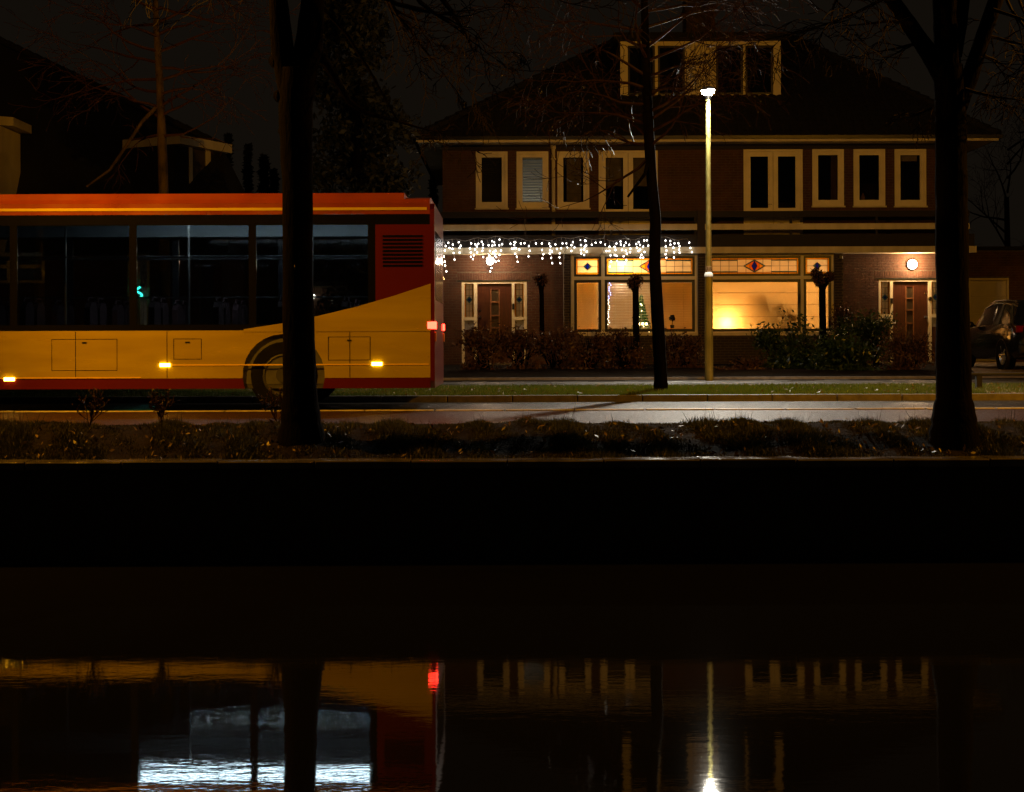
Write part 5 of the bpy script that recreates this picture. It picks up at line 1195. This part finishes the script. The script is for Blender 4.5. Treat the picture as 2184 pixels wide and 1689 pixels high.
def pollard(label, x, ytop, ybot, heads, Y, w0):
    k = Y/F; t = thing("pollarded_tree", (hx(x,Y),Y,gz(Y)), label, "tree"); tr = MB()
    pts = [P(x+2,ybot,Y), P(x+1,(ybot+ytop)/2,Y), P(x,ytop,Y)]; tr.tube(pts, [w0*k*1.1, w0*k*.95, w0*k*.9], 9)
    for hx_, hy_, r_ in heads:
        tr.tube([P(x,ytop+12,Y), P(hx_,hy_,Y)], [w0*k*.8, r_*k*.5], 7)
    tr.build("trunk", M['bark'], t, smooth=True); tw = MB(); rr = random.Random(int(x)); pp = []
    for hx_, hy_, r_ in heads:
        c = P(hx_,hy_,Y); tw.ball(c, r_*k*.62, 9, 6); pp.append(blob(260, c, (r_*k, r_*k*.9, r_*k*.9), .5))
        for q in range(40):
            dv = Vector((rr.gauss(0,1), rr.gauss(0,1), rr.gauss(.3,1))).normalized(); tw.tube([c+dv*r_*k*.5, c+dv*r_*k*rr.uniform(.9,1.35)], [.012,.004], 3, cap=False)
    tw.build("crown", M['bark'], t); leafcloud(np.concatenate(pp), .035, M['leafbrown'], "dead_leaves", t)
pollard("pollarded tree with one round head left of the left bay window", 1155, 612, 760, [(1155,598,16)], 36.0, 5.5)
pollard("pollarded tree with one knobbly head in front of the open venetian blind", 1356, 615, 800, [(1357,600,17),(1350,606,12)], 36.0, 7.5)
pollard("pollarded tree with two knobbly heads in front of the right bay window", 1754, 605, 780, [(1742,585,15),(1768,590,13),(1748,600,13)], 36.0, 8)
# warm little lights on a pot plant at the left corner
gl_ = thing("garden_lights", P(932,590,37.5), "small tangle of warm fairy lights beside the left corner of the houses", "lights")
MB().tube([P(918+k*1.6, 590+5*math.sin(k*1.7), 37.5) for k in range(20)], .006, 4).build("cable", M['black'], gl_)
small_bulbs(gl_, [P(random.uniform(916,949), random.uniform(585,596), 37.5) for k in range(34)], .011, emit("copper_bulb", (1,.5,.2), 7))
MB().tube([P(932,600,37.5), P(932,800,37.5)], [.03,.04], 6).build("stake", M['bark'], gl_)
# front border edging
ed = MB().box(-16, 8.6, 28.33, 28.45, .1, .21).build("garden_edging", M['conc']); tag(ed, "low concrete edging between the pavement and the dark front gardens", "edging")
# knee rail
kr = thing("knee_rail", (9.0, 23.6, .1), "low black knee rail across the verge in front of the driveway", "rail")
YK = 23.6; xk0, xk1 = hx(2040,YK), hx(2300,YK); zk = hz(798,YK,2110)
MB().tube([(xk0,YK,zk),(xk1,YK,zk)], .03, 8).build("rail", M['rail'], kr)
for x in (2045, 2087, 2200): MB().box(hx(x,YK)-.045, hx(x,YK)+.045, YK-.045, YK+.045, .08, zk-.02).build("post", M['rail'], kr)

# ---------------------------------------------------------------- grass, leaves
def blades(n, xr, yr, zfun, h, w_, m, name, lean=.4, hfun=None):
    x = rng.uniform(*xr, n); y = rng.uniform(*yr, n); z = zfun(x, y); hh = h*rng.uniform(.4,1.3,n)
    if hfun is not None: hh = hh*hfun(x, y)
    a = rng.uniform(0, 2*PI, n); l = rng.uniform(0, lean, n)*hh; la = rng.uniform(0, 2*PI, n)
    dx, dy = np.cos(a)*w_, np.sin(a)*w_; tx, ty = np.cos(la)*l, np.sin(la)*l
    B0 = np.stack([x-dx, y-dy, z], 1); B1 = np.stack([x+dx, y+dy, z], 1); T = np.stack([x+tx, y+ty, z+hh], 1)
    V = np.stack([B0, B1, T], 1).reshape(-1,3); return fastmesh(name, V, np.arange(3*n).reshape(n,3), m, None, "stuff")
GY = np.array([13.9,14.2,14.7,15.15,15.6,15.66,21.5,21.64,25.5]); GZ = np.array([-.30,-.24,-.10,0,0,-.012,-.012,.085,.118])
zf = lambda x, y: np.interp(y, GY, GZ)
def zbank(x, y): 
    a = np.clip((y-13.95)/.4, 0, 1)*np.clip((15.55-y)/.3, 0, 1); return zf(x,y)+a*(.03*np.sin(x*2.3+1)+.022*np.sin(x*5.1+y*3)+.015*np.sin(x*11+y*7))-.01
o = blades(110000, (-11,9.5), (21.66,25.48), zf, .055, .006, M['grass'], "verge_grass"); tag(o, "short green grass of the verge between road and pavement", "grass")
clump = lambda x, y: .55+.75*np.clip(np.sin(x*2.1+.6)*np.sin(x*5.3+y*2)+.35*np.sin(x*13.0), -.3, 1)
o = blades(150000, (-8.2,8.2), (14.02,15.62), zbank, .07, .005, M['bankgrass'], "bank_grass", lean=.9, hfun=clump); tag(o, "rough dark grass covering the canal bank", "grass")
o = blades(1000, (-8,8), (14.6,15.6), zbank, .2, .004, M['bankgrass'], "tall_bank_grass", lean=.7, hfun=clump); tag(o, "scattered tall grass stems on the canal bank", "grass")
n = 700; x = rng.uniform(-9, 9.3, n); y = rng.uniform(21.7, 25.4, n); o = leafcloud(np.stack([x, y, zf(x,y)+.03], 1), .035, M['leafdead'], "fallen_leaves", None, "stuff"); tag(o, "pale fallen leaves scattered over the verge grass", "leaves")
n = 900; x = rng.uniform(-8, 8, n); y = rng.uniform(14.05, 15.3, n); o = leafcloud(np.stack([x, y, zbank(x,y)+.04], 1), .03, M['leafdead'], "bank_leaves", None, "stuff"); tag(o, "dead leaves caught in the canal bank grass", "leaves")
for nm, x, y, lab in (("weed", 190, 905, "dry weed standing at the bank's top edge, far left"), ("weed", 345, 905, "flowering dry weed at the bank's top edge, under the bus"), ("weed", 590, 900, "tall dry weed just left of the thick left trunk")):
    p = P(x, y, 15.3); p.z = 0; t = thing(nm, p, lab, "weed"); tw = Twig(x)
    for k in range(5): tw.grow(p, (random.uniform(-.5,.5), random.uniform(-.3,.3), 1), .22, .006, 0, 2, up=.1, kids=2)
    tw.twig.build("stem", M['twigred'], t); leafcloud([tuple(v) for v in tw.tips], .018, M['leafbrown'], "seed_heads", t, "stuff")

# ---------------------------------------------------------------- groups
GROUPS = dict(street_lamp="street lamps along the road", hydrangea="hydrangeas in the left front garden", shrub="shrubs in the right front garden", pollarded_tree="pollarded trees in the front gardens",
  venetian_blind="venetian blinds in the house windows", roller_blind="roller blinds upstairs", pleated_shade="pleated shades of the right bay", candle="candles on the left bay sill", poplar_tree="poplars on the skyline",
  street_tree="slim trees in the verge", sill_plant="plants on the left bay sill", potted_plant="houseplants in the right bay", hall_lamp="hall lamps behind the front doors", weed="dry weeds on the bank", net_curtain="net curtains of the left house", camera_box="sensor boxes on the piers")
for o in list(col.objects):
    if o.parent is None and "label" in o and o.name.split(".")[0] in GROUPS: o["group"] = GROUPS[o.name.split(".")[0]]
